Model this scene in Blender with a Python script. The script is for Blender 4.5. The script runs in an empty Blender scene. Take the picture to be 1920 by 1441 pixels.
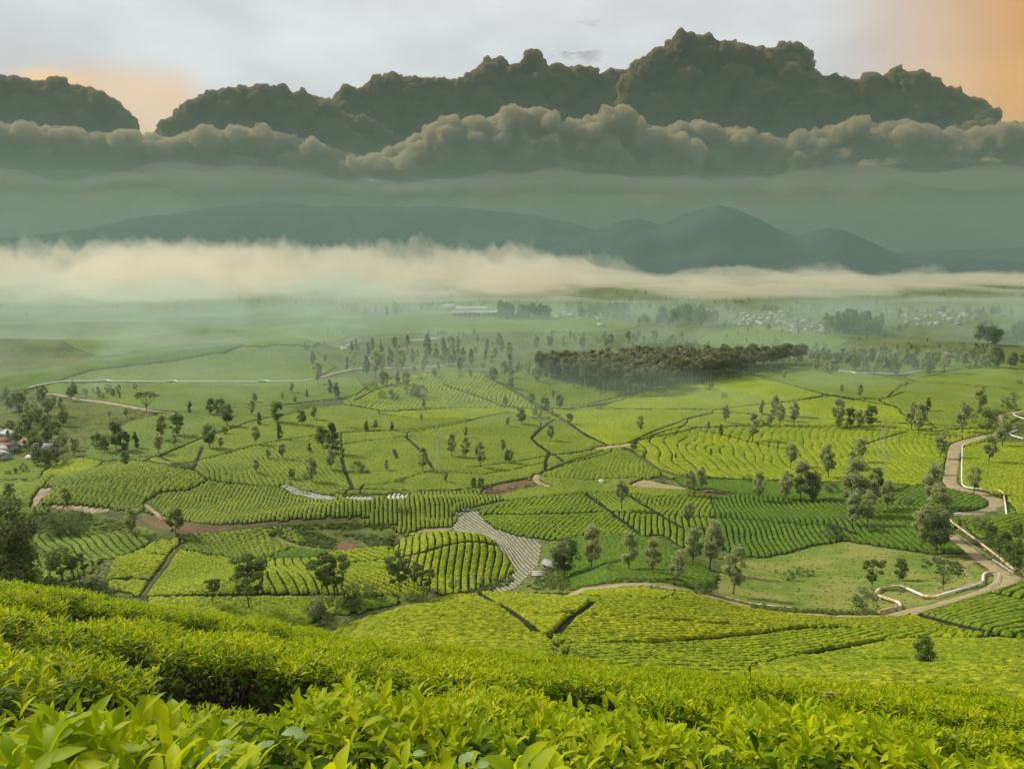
import bpy, math, random
import numpy as np
from mathutils import Matrix, Vector
R = math.radians
random.seed(7); rng = np.random.default_rng(7)
sc = bpy.context.scene
COL = sc.collection

# ------------------------------------------------------------------ camera
CAMZ, FPX, PITCH, CX, CY = 100.0, 1400.0, R(9.3), 960.0, 720.5
cam = bpy.data.cameras.new('camera'); camo = bpy.data.objects.new('camera', cam); COL.objects.link(camo)
camo.location = (0, 0, CAMZ); camo.rotation_euler = (R(90) - PITCH, 0, 0)
cam.sensor_width = 36.0; cam.lens = 36.0 * FPX / 1920.0
cam.clip_start = 0.05; cam.clip_end = 60000
sc.camera = camo

# ------------------------------------------------------------------ view
sc.view_settings.view_transform = 'Standard'; sc.view_settings.look = 'None'
sc.view_settings.exposure = 0.1; sc.view_settings.gamma = 1.0
sc.view_settings.use_curve_mapping = False
try:
    sc.cycles.use_denoising = True; sc.cycles.denoiser = 'OPENIMAGEDENOISE'
    sc.cycles.volume_bounces = 1; sc.cycles.max_bounces = 6; sc.cycles.diffuse_bounces = 2
    sc.cycles.glossy_bounces = 2; sc.cycles.transmission_bounces = 3; sc.cycles.transparent_max_bounces = 32
    sc.cycles.use_adaptive_sampling = True; sc.cycles.adaptive_threshold = 0.02
    sc.cycles.sample_clamp_indirect = 4.0
except Exception: pass

SUN_AZ, SUN_EL, SUN_STR = R(-62), R(38), 5.0      # azimuth from the view axis, negative = left
# ------------------------------------------------------------------ node helpers
class NT:
    def __init__(s, tree): s.t = tree; s.n = tree.nodes; s.l = tree.links
    def node(s, typ, **kw):
        n = s.n.new(typ)
        for k, v in kw.items(): setattr(n, k, v)
        return n
    def put(s, sock, v):
        if isinstance(v, bpy.types.NodeSocket): s.l.new(v, sock)
        elif v is not None:
            if sock.type == 'RGBA' and hasattr(v, '__len__') and len(v) == 3: v = (*v, 1)
            sock.default_value = v
    def m(s, op, a, b=None, c=None, clamp=False):
        n = s.node('ShaderNodeMath', operation=op, use_clamp=clamp)
        s.put(n.inputs[0], a); s.put(n.inputs[1], b) if b is not None else None
        if c is not None: s.put(n.inputs[2], c)
        return n.outputs[0]
    def ss(s, x, a, b):                        # smoothstep
        n = s.node('ShaderNodeMapRange', interpolation_type='SMOOTHSTEP')
        s.put(n.inputs[0], x); s.put(n.inputs[1], a); s.put(n.inputs[2], b)
        return n.outputs[0]
    def mix(s, f, a, b, bt='MIX'):
        n = s.node('ShaderNodeMix', data_type='RGBA', blend_type=bt, clamp_factor=True)
        s.put(n.inputs[0], f); s.put(n.inputs[6], a); s.put(n.inputs[7], b)
        return n.outputs[2]
    def vec(s, x, y, z):
        n = s.node('ShaderNodeCombineXYZ')
        for i, v in enumerate((x, y, z)): s.put(n.inputs[i], v)
        return n.outputs[0]
    def noise(s, v, scale, det=4, rough=.5, dist=0.0, dim='3D'):
        n = s.node('ShaderNodeTexNoise', noise_dimensions=dim); s.put(n.inputs['Vector'], v)
        n.inputs['Scale'].default_value = scale; n.inputs['Detail'].default_value = det
        n.inputs['Roughness'].default_value = rough; n.inputs['Distortion'].default_value = dist
        return n.outputs['Fac']
    def vor(s, v, scale, det=0, feature='F1', rough=.5, dim='3D'):
        n = s.node('ShaderNodeTexVoronoi', feature=feature, voronoi_dimensions=dim); s.put(n.inputs['Vector'], v)
        n.inputs['Scale'].default_value = scale; n.inputs['Detail'].default_value = det
        n.inputs['Roughness'].default_value = rough
        if feature == 'SMOOTH_F1': n.inputs['Smoothness'].default_value = .35
        return n.outputs['Distance']
    def curve(s, x, pts, lo, hi, vlo, vhi):
        n = s.node('ShaderNodeFloatCurve'); c = n.mapping.curves[0]
        P = [((a - lo) / (hi - lo), (v - vlo) / (vhi - vlo)) for a, v in pts]
        c.points[0].location = P[0]; c.points[1].location = P[-1]
        for p in P[1:-1]: c.points.new(*p)
        for p in c.points: p.handle_type = 'AUTO_CLAMPED'
        n.mapping.update()
        s.put(n.inputs['Value'], s.m('DIVIDE', s.m('SUBTRACT', x, lo), hi - lo, clamp=True))
        return s.m('MULTIPLY_ADD', n.outputs[0], vhi - vlo, vlo)

def lin(r, g, b):
    f = lambda c: (c / 255 / 12.92) if c <= 10 else ((c / 255 + .055) / 1.055) ** 2.4
    return (f(r), f(g), f(b))
def px_ray(x, y):
    """azimuth and tan(depression) of a photo pixel"""
    hf = FPX * math.cos(PITCH) - (y - CY) * math.sin(PITCH)
    dn = FPX * math.sin(PITCH) + (y - CY) * math.cos(PITCH)
    h = math.hypot(hf, x - CX)
    return math.atan2(x - CX, hf), dn / h
def px_sky(x, y):
    a, t = px_ray(x, y)
    return a, -math.atan(t)

# ------------------------------------------------------------------ world
w = bpy.data.worlds.new('World'); sc.world = w; w.use_nodes = True
N = NT(w.node_tree); N.n.clear()
tc = N.node('ShaderNodeTexCoord'); sp = N.node('ShaderNodeSeparateXYZ'); N.l.new(tc.outputs['Generated'], sp.inputs[0])
X, Y, Z = sp.outputs
az = N.m('ARCTAN2', X, Y); el = N.m('ARCSINE', Z)
P0 = N.vec(az, N.m('MULTIPLY', el, 1.25), 0.0)
sky = N.node('ShaderNodeTexSky', sky_type='NISHITA'); sky.sun_disc = False
sky.sun_elevation = SUN_EL; sky.sun_rotation = SUN_AZ % (2 * math.pi)
nish = N.mix(1.0, sky.outputs[0], (0.10, 0.10, 0.10), 'MULTIPLY')
soft = N.noise(N.vec(az, N.m('MULTIPLY', el, 2.2), 3.1), 3.2, 4, .5)
white = N.mix(N.ss(soft, .3, .75), lin(208, 207, 210), lin(242, 242, 244))
base = N.mix(.9, nish, white)
# orange to the right, warm glow above the left cloud edge
a1, _ = px_sky(1480, 60); a2, _ = px_sky(1920, 60)
fr = N.m('MULTIPLY', N.ss(az, a1, a2 + .05), N.ss(az, 1.6, .9))
fr = N.m('MULTIPLY', fr, N.ss(el, .62, .33))
base = N.mix(fr, base, lin(216, 154, 76))
gl = N.m('MULTIPLY', N.ss(az, px_sky(400, 200)[0], px_sky(-120, 200)[0]), N.ss(el, .275, .19))
base = N.mix(N.m('MULTIPLY', gl, .06), base, lin(236, 200, 150))
ca, ce = px_sky(90, 150)
dd = N.m('SQRT', N.m('ADD', N.m('POWER', N.m('SUBTRACT', az, ca), 2), N.m('POWER', N.m('MULTIPLY', N.m('SUBTRACT', el, ce), 2.6), 2)))
base = N.mix(N.m('MULTIPLY', N.ss(dd, .05, .004), .75), base, (1.15, .74, .34))

for x_a, x_b, x_c in ((420, 330, 40), (1560, 1800, 2600)):
    k_ = N.m('MULTIPLY', N.ss(az, px_sky(x_a, 215)[0], px_sky(x_b, 215)[0]), N.ss(el, .232, .192))
    k_ = N.m('MULTIPLY', k_, N.ss(az, px_sky(x_c, 215)[0], px_sky((x_b + x_c) / 2, 215)[0]))
    base = N.mix(N.m('MULTIPLY', k_, .55 if x_a < 900 else .3), base, (1.0, .58, .22))
LO, HI = -1.1, 1.1
def tops(pts, pad=True):
    q = sorted((px_sky(x, y)) for x, y in pts)
    if pad: q = [(LO, q[0][1] - .02)] + q + [(HI, q[-1][1] - .02)]
    return q
def billow(seed, sc1, off=(0, 0)):
    v = N.vec(N.m('ADD', az, off[0] + seed * 3), N.m('ADD', N.m('MULTIPLY', el, 1.25), off[1]), 0)
    wv = N.noise(v, sc1 * .45, 2, .55, dim='2D')
    v2 = N.node('ShaderNodeVectorMath', operation='MULTIPLY_ADD')
    N.put(v2.inputs[0], N.vec(wv, N.m('SUBTRACT', 1, wv), 0)); v2.inputs[1].default_value = (.45 / sc1, .45 / sc1, 0); N.put(v2.inputs[2], v)
    b = N.vor(v2.outputs[0], sc1, 3.0, rough=.5, dim='2D')
    f = N.noise(v2.outputs[0], sc1 * 2.2, 6, .6, dim='2D')
    g = N.noise(v2.outputs[0], sc1 * .8, 5, .6, dim='2D')
    return (N.m('ADD', N.m('MULTIPLY', N.m('SUBTRACT', .42, b), 1.0), N.m('MULTIPLY', N.m('SUBTRACT', f, .5), .45)),
            N.m('ADD', N.m('MULTIPLY', b, -.22), N.m('MULTIPLY', g, 1.15)))
def layer(col, pts, seed, scale, amp, softness, c_edge, c_mid, c_low, depth, relief_shade, lo=LO, ragged=None):
    T = N.curve(az, tops(pts), LO, HI, -.2, .8)
    b, s1 = billow(seed, scale)
    _, s2 = billow(seed, scale, (.010, -.016))
    d = N.m('SUBTRACT', N.m('ADD', T, N.m('MULTIPLY', b, amp)), el)       # >0 below the top edge
    mask = N.ss(d, -softness, softness)
    t = N.m('DIVIDE', d, depth, clamp=True)
    c = N.mix(N.ss(t, .0, .5), c_edge, c_mid); c = N.mix(N.ss(t, .45, 1.0), c, c_low)
    sh = N.m('SUBTRACT', s1, s2)  # offset difference paints lit and shaded flanks into the cloud colour
    up = N.m('MULTIPLY_ADD', sh, relief_shade, 1.0)
    fade = N.ss(t, 1.0, .25)
    up = N.m('MULTIPLY_ADD', N.m('SUBTRACT', up, 1.0), fade, 1.0)
    up = N.m('MAXIMUM', up, .45)
    big = N.noise(N.vec(N.m('ADD', az, seed + 5), N.m('MULTIPLY', el, 3.0), 0), 4.0, 4, .55, dim='2D')
    up = N.m('MULTIPLY', up, N.m('MULTIPLY_ADD', big, .55, .72))
    sc_ = N.node('ShaderNodeVectorMath', operation='SCALE'); N.put(sc_.inputs[0], c); N.put(sc_.inputs['Scale'], up)
    return N.mix(mask, col, sc_.outputs[0]), mask
TA = [(0,138),(60,150),(110,150),(170,165),(235,200),(262,246),(300,240),(330,196),(400,172),(480,162),(560,170),(610,188),(650,162),(700,150),(760,140),(830,152),(885,142),(915,112),(950,112),(985,116),(1004,98),(1022,122),(1080,122),(1130,134),(1185,136),(1205,104),(1240,104),(1262,68),(1330,66),(1370,86),(1440,98),(1500,80),(1522,108),(1535,140),(1600,146),(1680,134),(1740,138),(1790,172),(1850,196),(1920,222)]
TB = [(0,226),(120,236),(250,250),(400,248),(470,246),(560,262),(640,285),(720,286),(800,246),(900,226),(985,206),(1060,236),(1130,214),(1180,214),(1240,252),(1290,226),(1400,250),(1440,268),(1560,240),(1630,226),(1700,228),(1780,250),(1860,238),(1920,226)]
TC = [(0,330),(200,330),(350,318),(520,332),(700,350),(860,330),(1000,318),(1250,345),(1500,330),(1700,322),(1920,335)]
TD = [(0,372),(180,352),(420,365),(700,395),(980,372),(1250,395),(1500,362),(1920,372)]
c0 = base
TB2 = [(x, y + 22) for x, y in TB]
c2, mB = layer(c0, TB2, 9.3, 5.0, .02, .012, lin(70, 70, 54), lin(66, 70, 54), lin(64, 72, 58), .12, 1.2)
c3, mC = layer(c2, TC, 4.4, 6.0, .035, .030, lin(92, 90, 68), lin(60, 66, 50), lin(58, 64, 50), .14, 2.4)
c4, mD = layer(c3, TD, 6.1, 5.0, .035, .030, lin(104, 98, 76), lin(84, 88, 70), lin(100, 104, 84), .12, 2.0)
# small wisps high up
wz = N.noise(N.vec(az, N.m('MULTIPLY', el, 3.0), 12.0), 14.0, 6, .6)
wa, we = px_sky(1040, 82)
wd = N.m('MAXIMUM', N.m('ABSOLUTE', N.m('MULTIPLY', N.m('SUBTRACT', az, wa), .35)), N.m('ABSOLUTE', N.m('SUBTRACT', el, we)))
wm = N.m('MULTIPLY', N.ss(wz, .56, .66), N.ss(wd, .03, .012))
c4 = N.mix(N.m('MULTIPLY', wm, .5), c4, lin(140, 138, 136))
# behind the camera: even pale overcast
back = N.ss(N.m('ABSOLUTE', az), 1.0, 1.5)
c4 = N.mix(back, c4, N.mix(N.ss(el, -.05, .5), lin(150, 150, 132), lin(205, 203, 200)))
bgn = N.node('ShaderNodeBackground'); N.put(bgn.inputs[0], c4); bgn.inputs[1].default_value = 1.1
out = N.node('ShaderNodeOutputWorld'); N.l.new(bgn.outputs[0], out.inputs[0])
try:
    w.cycles.sampling_method = 'MANUAL'; w.cycles.sample_map_resolution = 512
except Exception: pass

sl = bpy.data.lights.new('sun', 'SUN'); sl.energy = SUN_STR; sl.angle = R(11); sl.color = (1.0, .93, .78)
slo = bpy.data.objects.new('sun', sl); COL.objects.link(slo)
sd = Vector((math.sin(SUN_AZ) * math.cos(SUN_EL), math.cos(SUN_AZ) * math.cos(SUN_EL), math.sin(SUN_EL)))
slo.rotation_euler = sd.to_track_quat('Z', 'Y').to_euler(); slo.location = (-200, 100, 400)

# ------------------------------------------------------------------ generic helpers
def tag(o, label=None, cat=None, group=None, kind=None):
    if label: o['label'] = label
    if cat: o['category'] = cat
    if group: o['group'] = group
    if kind: o['kind'] = kind
    return o
def mesh_np(name, V, F, mat=None, attrs=None, smooth=False):
    """V (n,3), F (m,k) int"""
    me = bpy.data.meshes.new(name)
    V = np.asarray(V, np.float32); F = np.asarray(F, np.int32); k = F.shape[1]
    me.vertices.add(len(V)); me.vertices.foreach_set('co', V.ravel())
    me.loops.add(F.size); me.loops.foreach_set('vertex_index', F.ravel())
    me.polygons.add(len(F)); me.polygons.foreach_set('loop_start', np.arange(0, F.size, k, dtype=np.int32))
    if smooth: me.polygons.foreach_set('use_smooth', np.ones(len(F), bool))
    for an, av in (attrs or {}).items():
        av = np.asarray(av, np.float32)
        a = me.attributes.new(an, 'FLOAT', 'POINT'); a.data.foreach_set('value', av)
    me.update(calc_edges=True)
    if mat: me.materials.append(mat)
    return me
def obj(name, me, parent=None, loc=None):
    o = bpy.data.objects.new(name, me); COL.objects.link(o)
    if loc is not None: o.location = loc
    if parent is not None: o.parent = parent
    return o
def empty(name, loc=(0, 0, 0), rz=0.0, s=1.0):
    o = bpy.data.objects.new(name, None); COL.objects.link(o); o.location = loc
    o.rotation_euler = (0, 0, rz); o.scale = (s, s, s); o.empty_display_size = .1
    return o
class MB:
    """collects triangles/quads of mixed shapes (stored as quads)"""
    def __init__(s): s.V = []; s.F = []; s.n = 0
    def add(s, V, F):
        V = np.asarray(V, float); F = np.asarray(F, int)
        if F.shape[1] == 3: F = np.concatenate([F, F[:, 2:3]], 1)
        s.V.append(V); s.F.append(F + s.n); s.n += len(V)
    def box(s, c, size, rz=0.0, M=None):
        h = np.array(size) / 2
        V = np.array([[x, y, z] for x in (-1, 1) for y in (-1, 1) for z in (-1, 1)]) * h
        if rz: ca, sa = math.cos(rz), math.sin(rz); V = V @ np.array([[ca, sa, 0], [-sa, ca, 0], [0, 0, 1]])
        s.add(V + np.array(c), [[0, 1, 3, 2], [4, 6, 7, 5], [0, 4, 5, 1], [2, 3, 7, 6], [0, 2, 6, 4], [1, 5, 7, 3]])
    def tube(s, pts, rad, n=8, cap=True):
        pts = np.asarray(pts, float); m = len(pts)
        rad = np.full(m, rad) if np.isscalar(rad) else np.asarray(rad, float)
        T = np.gradient(pts, axis=0); T /= np.linalg.norm(T, axis=1)[:, None] + 1e-9
        up = np.array([0, 0, 1.]) if abs(T[0][2]) < .9 else np.array([1., 0, 0])
        V = []
        for i in range(m):
            a = np.cross(T[i], up); a /= np.linalg.norm(a) + 1e-9; b = np.cross(a, T[i])
            up = b
            for k in range(n):
                t = 2 * math.pi * k / n
                V.append(pts[i] + rad[i] * (math.cos(t) * a + math.sin(t) * b))
        F = [[i * n + k, i * n + (k + 1) % n, (i + 1) * n + (k + 1) % n, (i + 1) * n + k] for i in range(m - 1) for k in range(n)]
        s.add(V, F)
        if cap:
            for i, o_ in ((0, 1), (m - 1, -1)):
                V2 = [pts[i]] + [V[i * n + k] for k in range(n)]
                s.add(V2, [[0, 1 + (k + 1) % n, 1 + k] if o_ > 0 else [0, 1 + k, 1 + (k + 1) % n] for k in range(n)])
    def mesh(s, name, mat, smooth=False, attrs=None):
        V = np.concatenate(s.V); F = np.concatenate(s.F)
        tri = F[:, 2] == F[:, 3]
        me = bpy.data.meshes.new(name)
        sizes = np.where(tri, 3, 4)
        li = np.concatenate([F[i, :sizes[i]] for i in range(len(F))]) if tri.any() else F.ravel()
        me.vertices.add(len(V)); me.vertices.foreach_set('co', V.astype(np.float32).ravel())
        me.loops.add(len(li)); me.loops.foreach_set('vertex_index', li.astype(np.int32))
        me.polygons.add(len(F)); me.polygons.foreach_set('loop_start', np.concatenate([[0], np.cumsum(sizes)[:-1]]).astype(np.int32))
        if smooth: me.polygons.foreach_set('use_smooth', np.ones(len(F), bool))
        me.update(calc_edges=True)
        if mat: me.materials.append(mat)
        return me

# numpy value noise
def _h(ix, iy, seed):
    n = (ix.astype(np.int64) * 374761393 + iy.astype(np.int64) * 668265263 + seed * 974711) & 0x7fffffff
    n = ((n ^ (n >> 13)) * 1274126177) & 0x7fffffff
    n = (n ^ (n >> 16)) & 0xffff
    return n / 65535.0
def vnoise(x, y, seed=0):
    x = np.asarray(x, float); y = np.asarray(y, float)
    ix = np.floor(x); iy = np.floor(y); fx = x - ix; fy = y - iy
    fx = fx * fx * (3 - 2 * fx); fy = fy * fy * (3 - 2 * fy)
    a = _h(ix, iy, seed); b = _h(ix + 1, iy, seed); c = _h(ix, iy + 1, seed); d = _h(ix + 1, iy + 1, seed)
    return (a + (b - a) * fx) * (1 - fy) + (c + (d - c) * fx) * fy - .5
def fbm(x, y, seed=0, o=4, g=.5):
    s = 0; a = 1.0
    for i in range(o): s = s + a * vnoise(x * 2 ** i, y * 2 ** i, seed + i * 17); a *= g
    return s
def sstep(x, a, b):
    t = np.clip((x - a) / (b - a), 0, 1); return t * t * (3 - 2 * t)

# ------------------------------------------------------------------ terrain
AZK = np.radians([-42, -36, -30, -20, -10, 0, 10, 20, 30, 36, 42])
DK = np.array([18, 35, 60, 90, 120, 150, 185, 235, 300, 400, 600.])
#            -42  -36  -30  -20  -10    0   10   20   30   36   42
ZT = np.array([
 [ 0]*11,
 [82.5, 82, 80.8, 79, 77.6, 77, 77, 77, 78, 79, 80],
 [73, 72, 70, 64, 65, 65.6, 66, 66, 68, 70, 71],
 [60, 58, 55, 47, 53.5, 53.4, 53, 53, 56, 59.4, 61],
 [48, 45, 40, 30, 40.5, 41.8, 43, 41.8, 45.5, 50, 52],
 [34, 30, 25, 14, 16, 24, 33, 30.5, 34.5, 41, 43],
 [19, 15, 10, 5, 5, 8.5, 22, 21, 25, 31.5, 34],
 [8, 6, 4.5, 1, .5, .8, 9.5, 10, 17, 20, 22],
 [1, 0, 0, 0, 0, .8, 1.5, 3.5, 10, 12, 13],
 [0, 0, 0, 0, 0, 0, 0, 0, 6, 9, 10],
 [0]*11], float)
def near_plane(x, y): return CAMZ - .33 - .85 - .54 * y - .11 * x + sstep(np.hypot(x, y), 5, 15) * (.02 + .42 * sstep(-x / (np.hypot(x, y) + 1e-6), .12, .6) + .22 * sstep(x / (np.hypot(x, y) + 1e-6), .15, .6))
ZT[0] = near_plane(18 * np.sin(AZK), 18 * np.cos(AZK))
LD = np.log(DK)
def cub(x, xs, cols):
    """Catmull-Rom on non-uniform knots. x (n,), cols(list) values accessor by index -> (n,)"""
    i = np.clip(np.searchsorted(xs, x) - 1, 0, len(xs) - 2)
    x0 = xs[i]; x1 = xs[i + 1]; t = np.clip((x - x0) / (x1 - x0), 0, 1); h = x1 - x0
    im = np.maximum(i - 1, 0); ip = np.minimum(i + 2, len(xs) - 1)
    p0 = cols(i); p1 = cols(i + 1); pm = cols(im); pp = cols(ip)
    m0 = (p1 - pm) / (x1 - xs[im]) * h; m1 = (pp - p0) / (xs[ip] - x0) * h
    t2 = t * t; t3 = t2 * t
    return (2 * t3 - 3 * t2 + 1) * p0 + (t3 - 2 * t2 + t) * m0 + (-2 * t3 + 3 * t2) * p1 + (t3 - t2) * m1
def polar_of(px, d):
    a = math.atan2(px - CX, FPX * math.cos(PITCH) - 120 * math.sin(PITCH)); return d * math.sin(a), d * math.cos(a)
BUMPS = [ # px, distance, height, rx, ry, power
 (850, 241, 8.6, 17.5, 18, 1.5), (470, 286, 4.5, 55, 13, 1), (760, 292, 4.5, 40, 13, 1), (205, 365, 9, 50, 26, 1.2),
 (1040, 272, 4, 26, 16, 1), (1330, 268, 3, 45, 22, 1), (420, 225, 4, 22, 14, 1), (600, 222, 3, 26, 13, 1), (150, 255, 5, 20, 13, 1),
 (830, 600, 12, 80, 60, 1), (1500, 590, 6, 130, 45, 1), (1250, 500, 3, 60, 40, 1), (1850, 560, 6, 90, 50, 1),
 (1430, 1000, 17, 110, 70, 1), (1780, 980, 10, 120, 50, 1), (430, 775, 16, 120, 42, 1), (560, 800, 12, 50, 50, 1), (230, 735, 9, 70, 36, 1),
 (390, 1000, 18, 70, 45, 1), (40, 960, 20, 110, 50, 1), (220, 880, 5, 90, 40, 1), (560, 1050, 9, 90, 50, 1),
 (880, 1230, 16, 210, 90, 1), (640, 1000, 4, 60, 30, 1), (1120, 1150, 10, 130, 60, 1), (200, 1250, 16, 200, 80, 1)]
BP = [(*polar_of(b[0], b[1]), *b[2:]) for b in BUMPS]
def terrain(x, y):
    x = np.asarray(x, float); y = np.asarray(y, float)
    d = np.hypot(x, y) + 1e-6; a = np.arctan2(x, y)
    A = np.abs(a); lim = R(42); ae = np.sign(a) * np.where(A > lim, lim * (1 - (A - lim) / (math.pi - lim)), A)
    ld = np.log(np.clip(d, 18, 600))
    j = np.clip(np.searchsorted(LD, ld) - 1, 0, len(LD) - 2)
    def col(jj): return cub(ae, AZK, lambda i: ZT[jj, i])
    def rows(idx): return col(idx)
    z = cub(ld, LD, rows)
    back = sstep(A, R(60), R(130))
    z = z * (1 - back) + back * (CAMZ - 1.2 - .1 * np.minimum(d, 300))
    pl = near_plane(x, y) * (1 - back) + back * (CAMZ - 1.2 - .1 * d)
    k = sstep(d, 15, 20); z = pl * (1 - k) + z * k
    far = sstep(d, 160, 450)
    z = z + far * fbm(x / 70, y / 70, 3, 3) * 1.6
    f2 = sstep(d, 500, 1100)
    z = z + f2 * fbm(x / 260 + 9, y / 190, 5, 3) * 11 * (1 - sstep(d, 1800, 3000) * .6)
    z = z + sstep(d, 60, 160) * fbm(x / 22, y / 22, 11, 2) * .35
    z = z - sstep(d, 1500, 3500) * 4
    for bx, by, h, rx, ry, pw in BP:
        n = math.hypot(bx, by); fx, fy = bx / n, by / n       # radial / tangential axes
        m = (np.abs(x - bx) < 4 * max(rx, ry)) & (np.abs(y - by) < 4 * max(rx, ry))
        if not m.any(): continue
        dx = x[m] - bx if x.ndim else x - bx; dy = y[m] - by if x.ndim else y - by
        r = (dx * fx + dy * fy) / ry; t = (dx * fy - dy * fx) / rx
        e = h * np.exp(-((r * r + t * t) ** pw))
        if x.ndim: z[m] += e
        else: z = z + e
    return z
# fine polar grid over the view
NA, ND = 920, 930
AZ = np.linspace(R(-41.5), R(41.5), NA)
DD = np.exp(np.linspace(math.log(42), math.log(1700), ND))
GA, GD = np.meshgrid(AZ, DD)                      # (ND, NA)
GX = GD * np.sin(GA); GY = GD * np.cos(GA)
GZ = terrain(GX.ravel(), GY.ravel()).reshape(GX.shape)
_FA = AZ
def hit(x, y, warn=True, zoff=0.0):
    """photo pixel -> point of the terrain"""
    a, t = px_ray(x, y)
    fi = (a - AZ[0]) / (AZ[1] - AZ[0]); i = int(np.clip(math.floor(fi), 0, NA - 2)); u = min(max(fi - i, 0), 1)
    zc = GZ[:, i] * (1 - u) + GZ[:, i + 1] * u + zoff
    g = CAMZ - DD * t - zc
    k = np.nonzero(g <= 0)[0]
    if len(k) == 0:
        d = 1650.0
    elif k[0] == 0: d = DD[0]
    else:
        k = k[0]; f = g[k - 1] / (g[k - 1] - g[k] + 1e-12); d = DD[k - 1] * (1 - f) + DD[k] * f
    X_, Y_ = d * math.sin(a), d * math.cos(a)
    return np.array([X_, Y_, float(np.interp(d, DD, zc))])
def tz(x, y): return float(terrain(np.array([x]), np.array([y]))[0])
def dens(pts, step=12.0, closed=False):
    P = list(pts) + ([pts[0]] if closed else []); o = []
    for (x0, y0), (x1, y1) in zip(P[:-1], P[1:]):
        n = max(1, int(math.hypot(x1 - x0, (y1 - y0) * 2) / step))
        for k in range(n): o.append((x0 + (x1 - x0) * k / n, y0 + (y1 - y0) * k / n))
    if not closed: o.append(P[-1])
    return o
def world_line(pts, step=12.0, closed=False):
    return np.array([hit(x, y) for x, y in dens(pts, step, closed)])
def smooth_line(L, it=2):
    L = L.copy()
    for _ in range(it): L[1:-1] = .25 * L[:-2] + .5 * L[1:-1] + .25 * L[2:]
    return L

# ------------------------------------------------------------------ materials
MATS = {}
def mat(name, build):
    m = bpy.data.materials.new(name); m.use_nodes = True; n = NT(m.node_tree); n.n.clear()
    o = n.node('ShaderNodeOutputMaterial'); build(n, o); MATS[name] = m; return m
def princ(n, col, rough=.8, bump=None, bs=.5, bd=.1, spec=.3, metal=0):
    p = n.node('ShaderNodeBsdfPrincipled'); n.put(p.inputs['Base Color'], col); n.put(p.inputs['Roughness'], rough)
    p.inputs['Specular IOR Level'].default_value = spec; p.inputs['Metallic'].default_value = metal
    if bump is not None:
        b = n.node('ShaderNodeBump'); b.inputs['Strength'].default_value = bs; b.inputs['Distance'].default_value = bd
        n.put(b.inputs['Height'], bump); n.l.new(b.outputs[0], p.inputs['Normal'])
    return p.outputs[0]
def pos(n): return n.node('ShaderNodeNewGeometry').outputs['Position']
def attr(n, a): return n.node('ShaderNodeAttribute', attribute_name=a).outputs['Fac']
def simple(name, c1, c2=None, scale=1.0, rough=.8, spec=.3, metal=0, bs=.3, bd=.05):
    def b(n, o):
        v = pos(n); f = n.noise(v, scale, 5, .6)
        c = n.mix(n.ss(f, .35, .65), c1, c2 or tuple(k * .75 for k in c1))
        n.l.new(princ(n, c, rough, n.noise(v, scale * 4, 4), bs, bd, spec, metal), o.inputs[0])
    return mat(name, b)
def b_tea(n, o):
    v = pos(n); oc = n.node('ShaderNodeObjectInfo').outputs['Color']
    hh = attr(n, 'hedge')
    n1 = n.noise(v, .045, 4, .6); n2 = n.noise(v, .6, 4, .7); n3 = n.noise(v, 3.5, 3, .7); v1 = n.vor(v, 1.15, 0, 'F1')
    c = n.mix(n.ss(n1, .35, .65), n.mix(1, oc, (.80, .86, .72, 1), 'MULTIPLY'), n.mix(1, oc, (1.15, 1.08, .95, 1), 'MULTIPLY'))
    c = n.mix(n.m('MULTIPLY', n.ss(n2, .42, .64), .62), c, n.mix(1, oc, (.42, .55, .46, 1), 'MULTIPLY'))
    c = n.mix(n.m('MULTIPLY', n.ss(n3, .52, .70), .25), c, n.mix(1, oc, (1.35, 1.22, .8, 1), 'MULTIPLY'))
    c = n.mix(n.m('MULTIPLY', n.ss(v1, .38, .66), .58), c, n.mix(1, oc, (.26, .36, .30, 1), 'MULTIPLY'))  # shade of the creases between bushes painted into the leaf colour
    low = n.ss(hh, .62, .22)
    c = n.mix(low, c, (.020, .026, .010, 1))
    bmp = n.m('ADD', n3, n.m('MULTIPLY', v1, -.8))
    n.l.new(princ(n, c, .75, bmp, .9, .42, .12), o.inputs[0])
mat('tea', b_tea)
def b_ground(n, o):
    v = pos(n); n1 = n.noise(v, .03, 5, .6); n2 = n.noise(v, .5, 6, .7)
    n4 = n.noise(v, .008, 4, .6)
    c = n.mix(n.ss(n1, .35, .65), (.085, .115, .022), (.150, .170, .042))
    c = n.mix(n.m('MULTIPLY', n.ss(n2, .42, .62), .75), c, (.030, .048, .012)); c = n.mix(n.m('MULTIPLY', n.ss(n.noise(v, .11, 5, .7), .54, .68), .55), c, (.17, .13, .06))
    c = n.mix(n.m('MULTIPLY', n.ss(n4, .5, .62), .5), c, (.16, .20, .05))
    n.l.new(princ(n, c, .9, n2, .8, .6, .1), o.inputs[0])
mat('ground', b_ground)
def b_meadow(n, o):
    v = pos(n); n1 = n.noise(v, .07, 5, .6); n2 = n.noise(v, .9, 6, .75); n3 = n.noise(v, .18, 4, .6, 1.0)
    c = n.mix(n.ss(n1, .40, .6), (.205, .215, .055), (.12, .18, .026))
    c = n.mix(n.m('MULTIPLY', n.ss(n2, .5, .7), .6), c, (.07, .11, .02))
    c = n.mix(n.m('MULTIPLY', n.ss(n3, .58, .7), .6), c, (.27, .23, .09))
    n.l.new(princ(n, c, .9, n2, .7, .3, .1), o.inputs[0])
mat('meadow', b_meadow)
simple('soil', (.19, .105, .06), (.11, .085, .045), .25, .95, .1, bs=.6, bd=.2)
simple('bank', (.12, .10, .05), (.07, .085, .03), .3, .95, .1, bs=.8, bd=.3)
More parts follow.
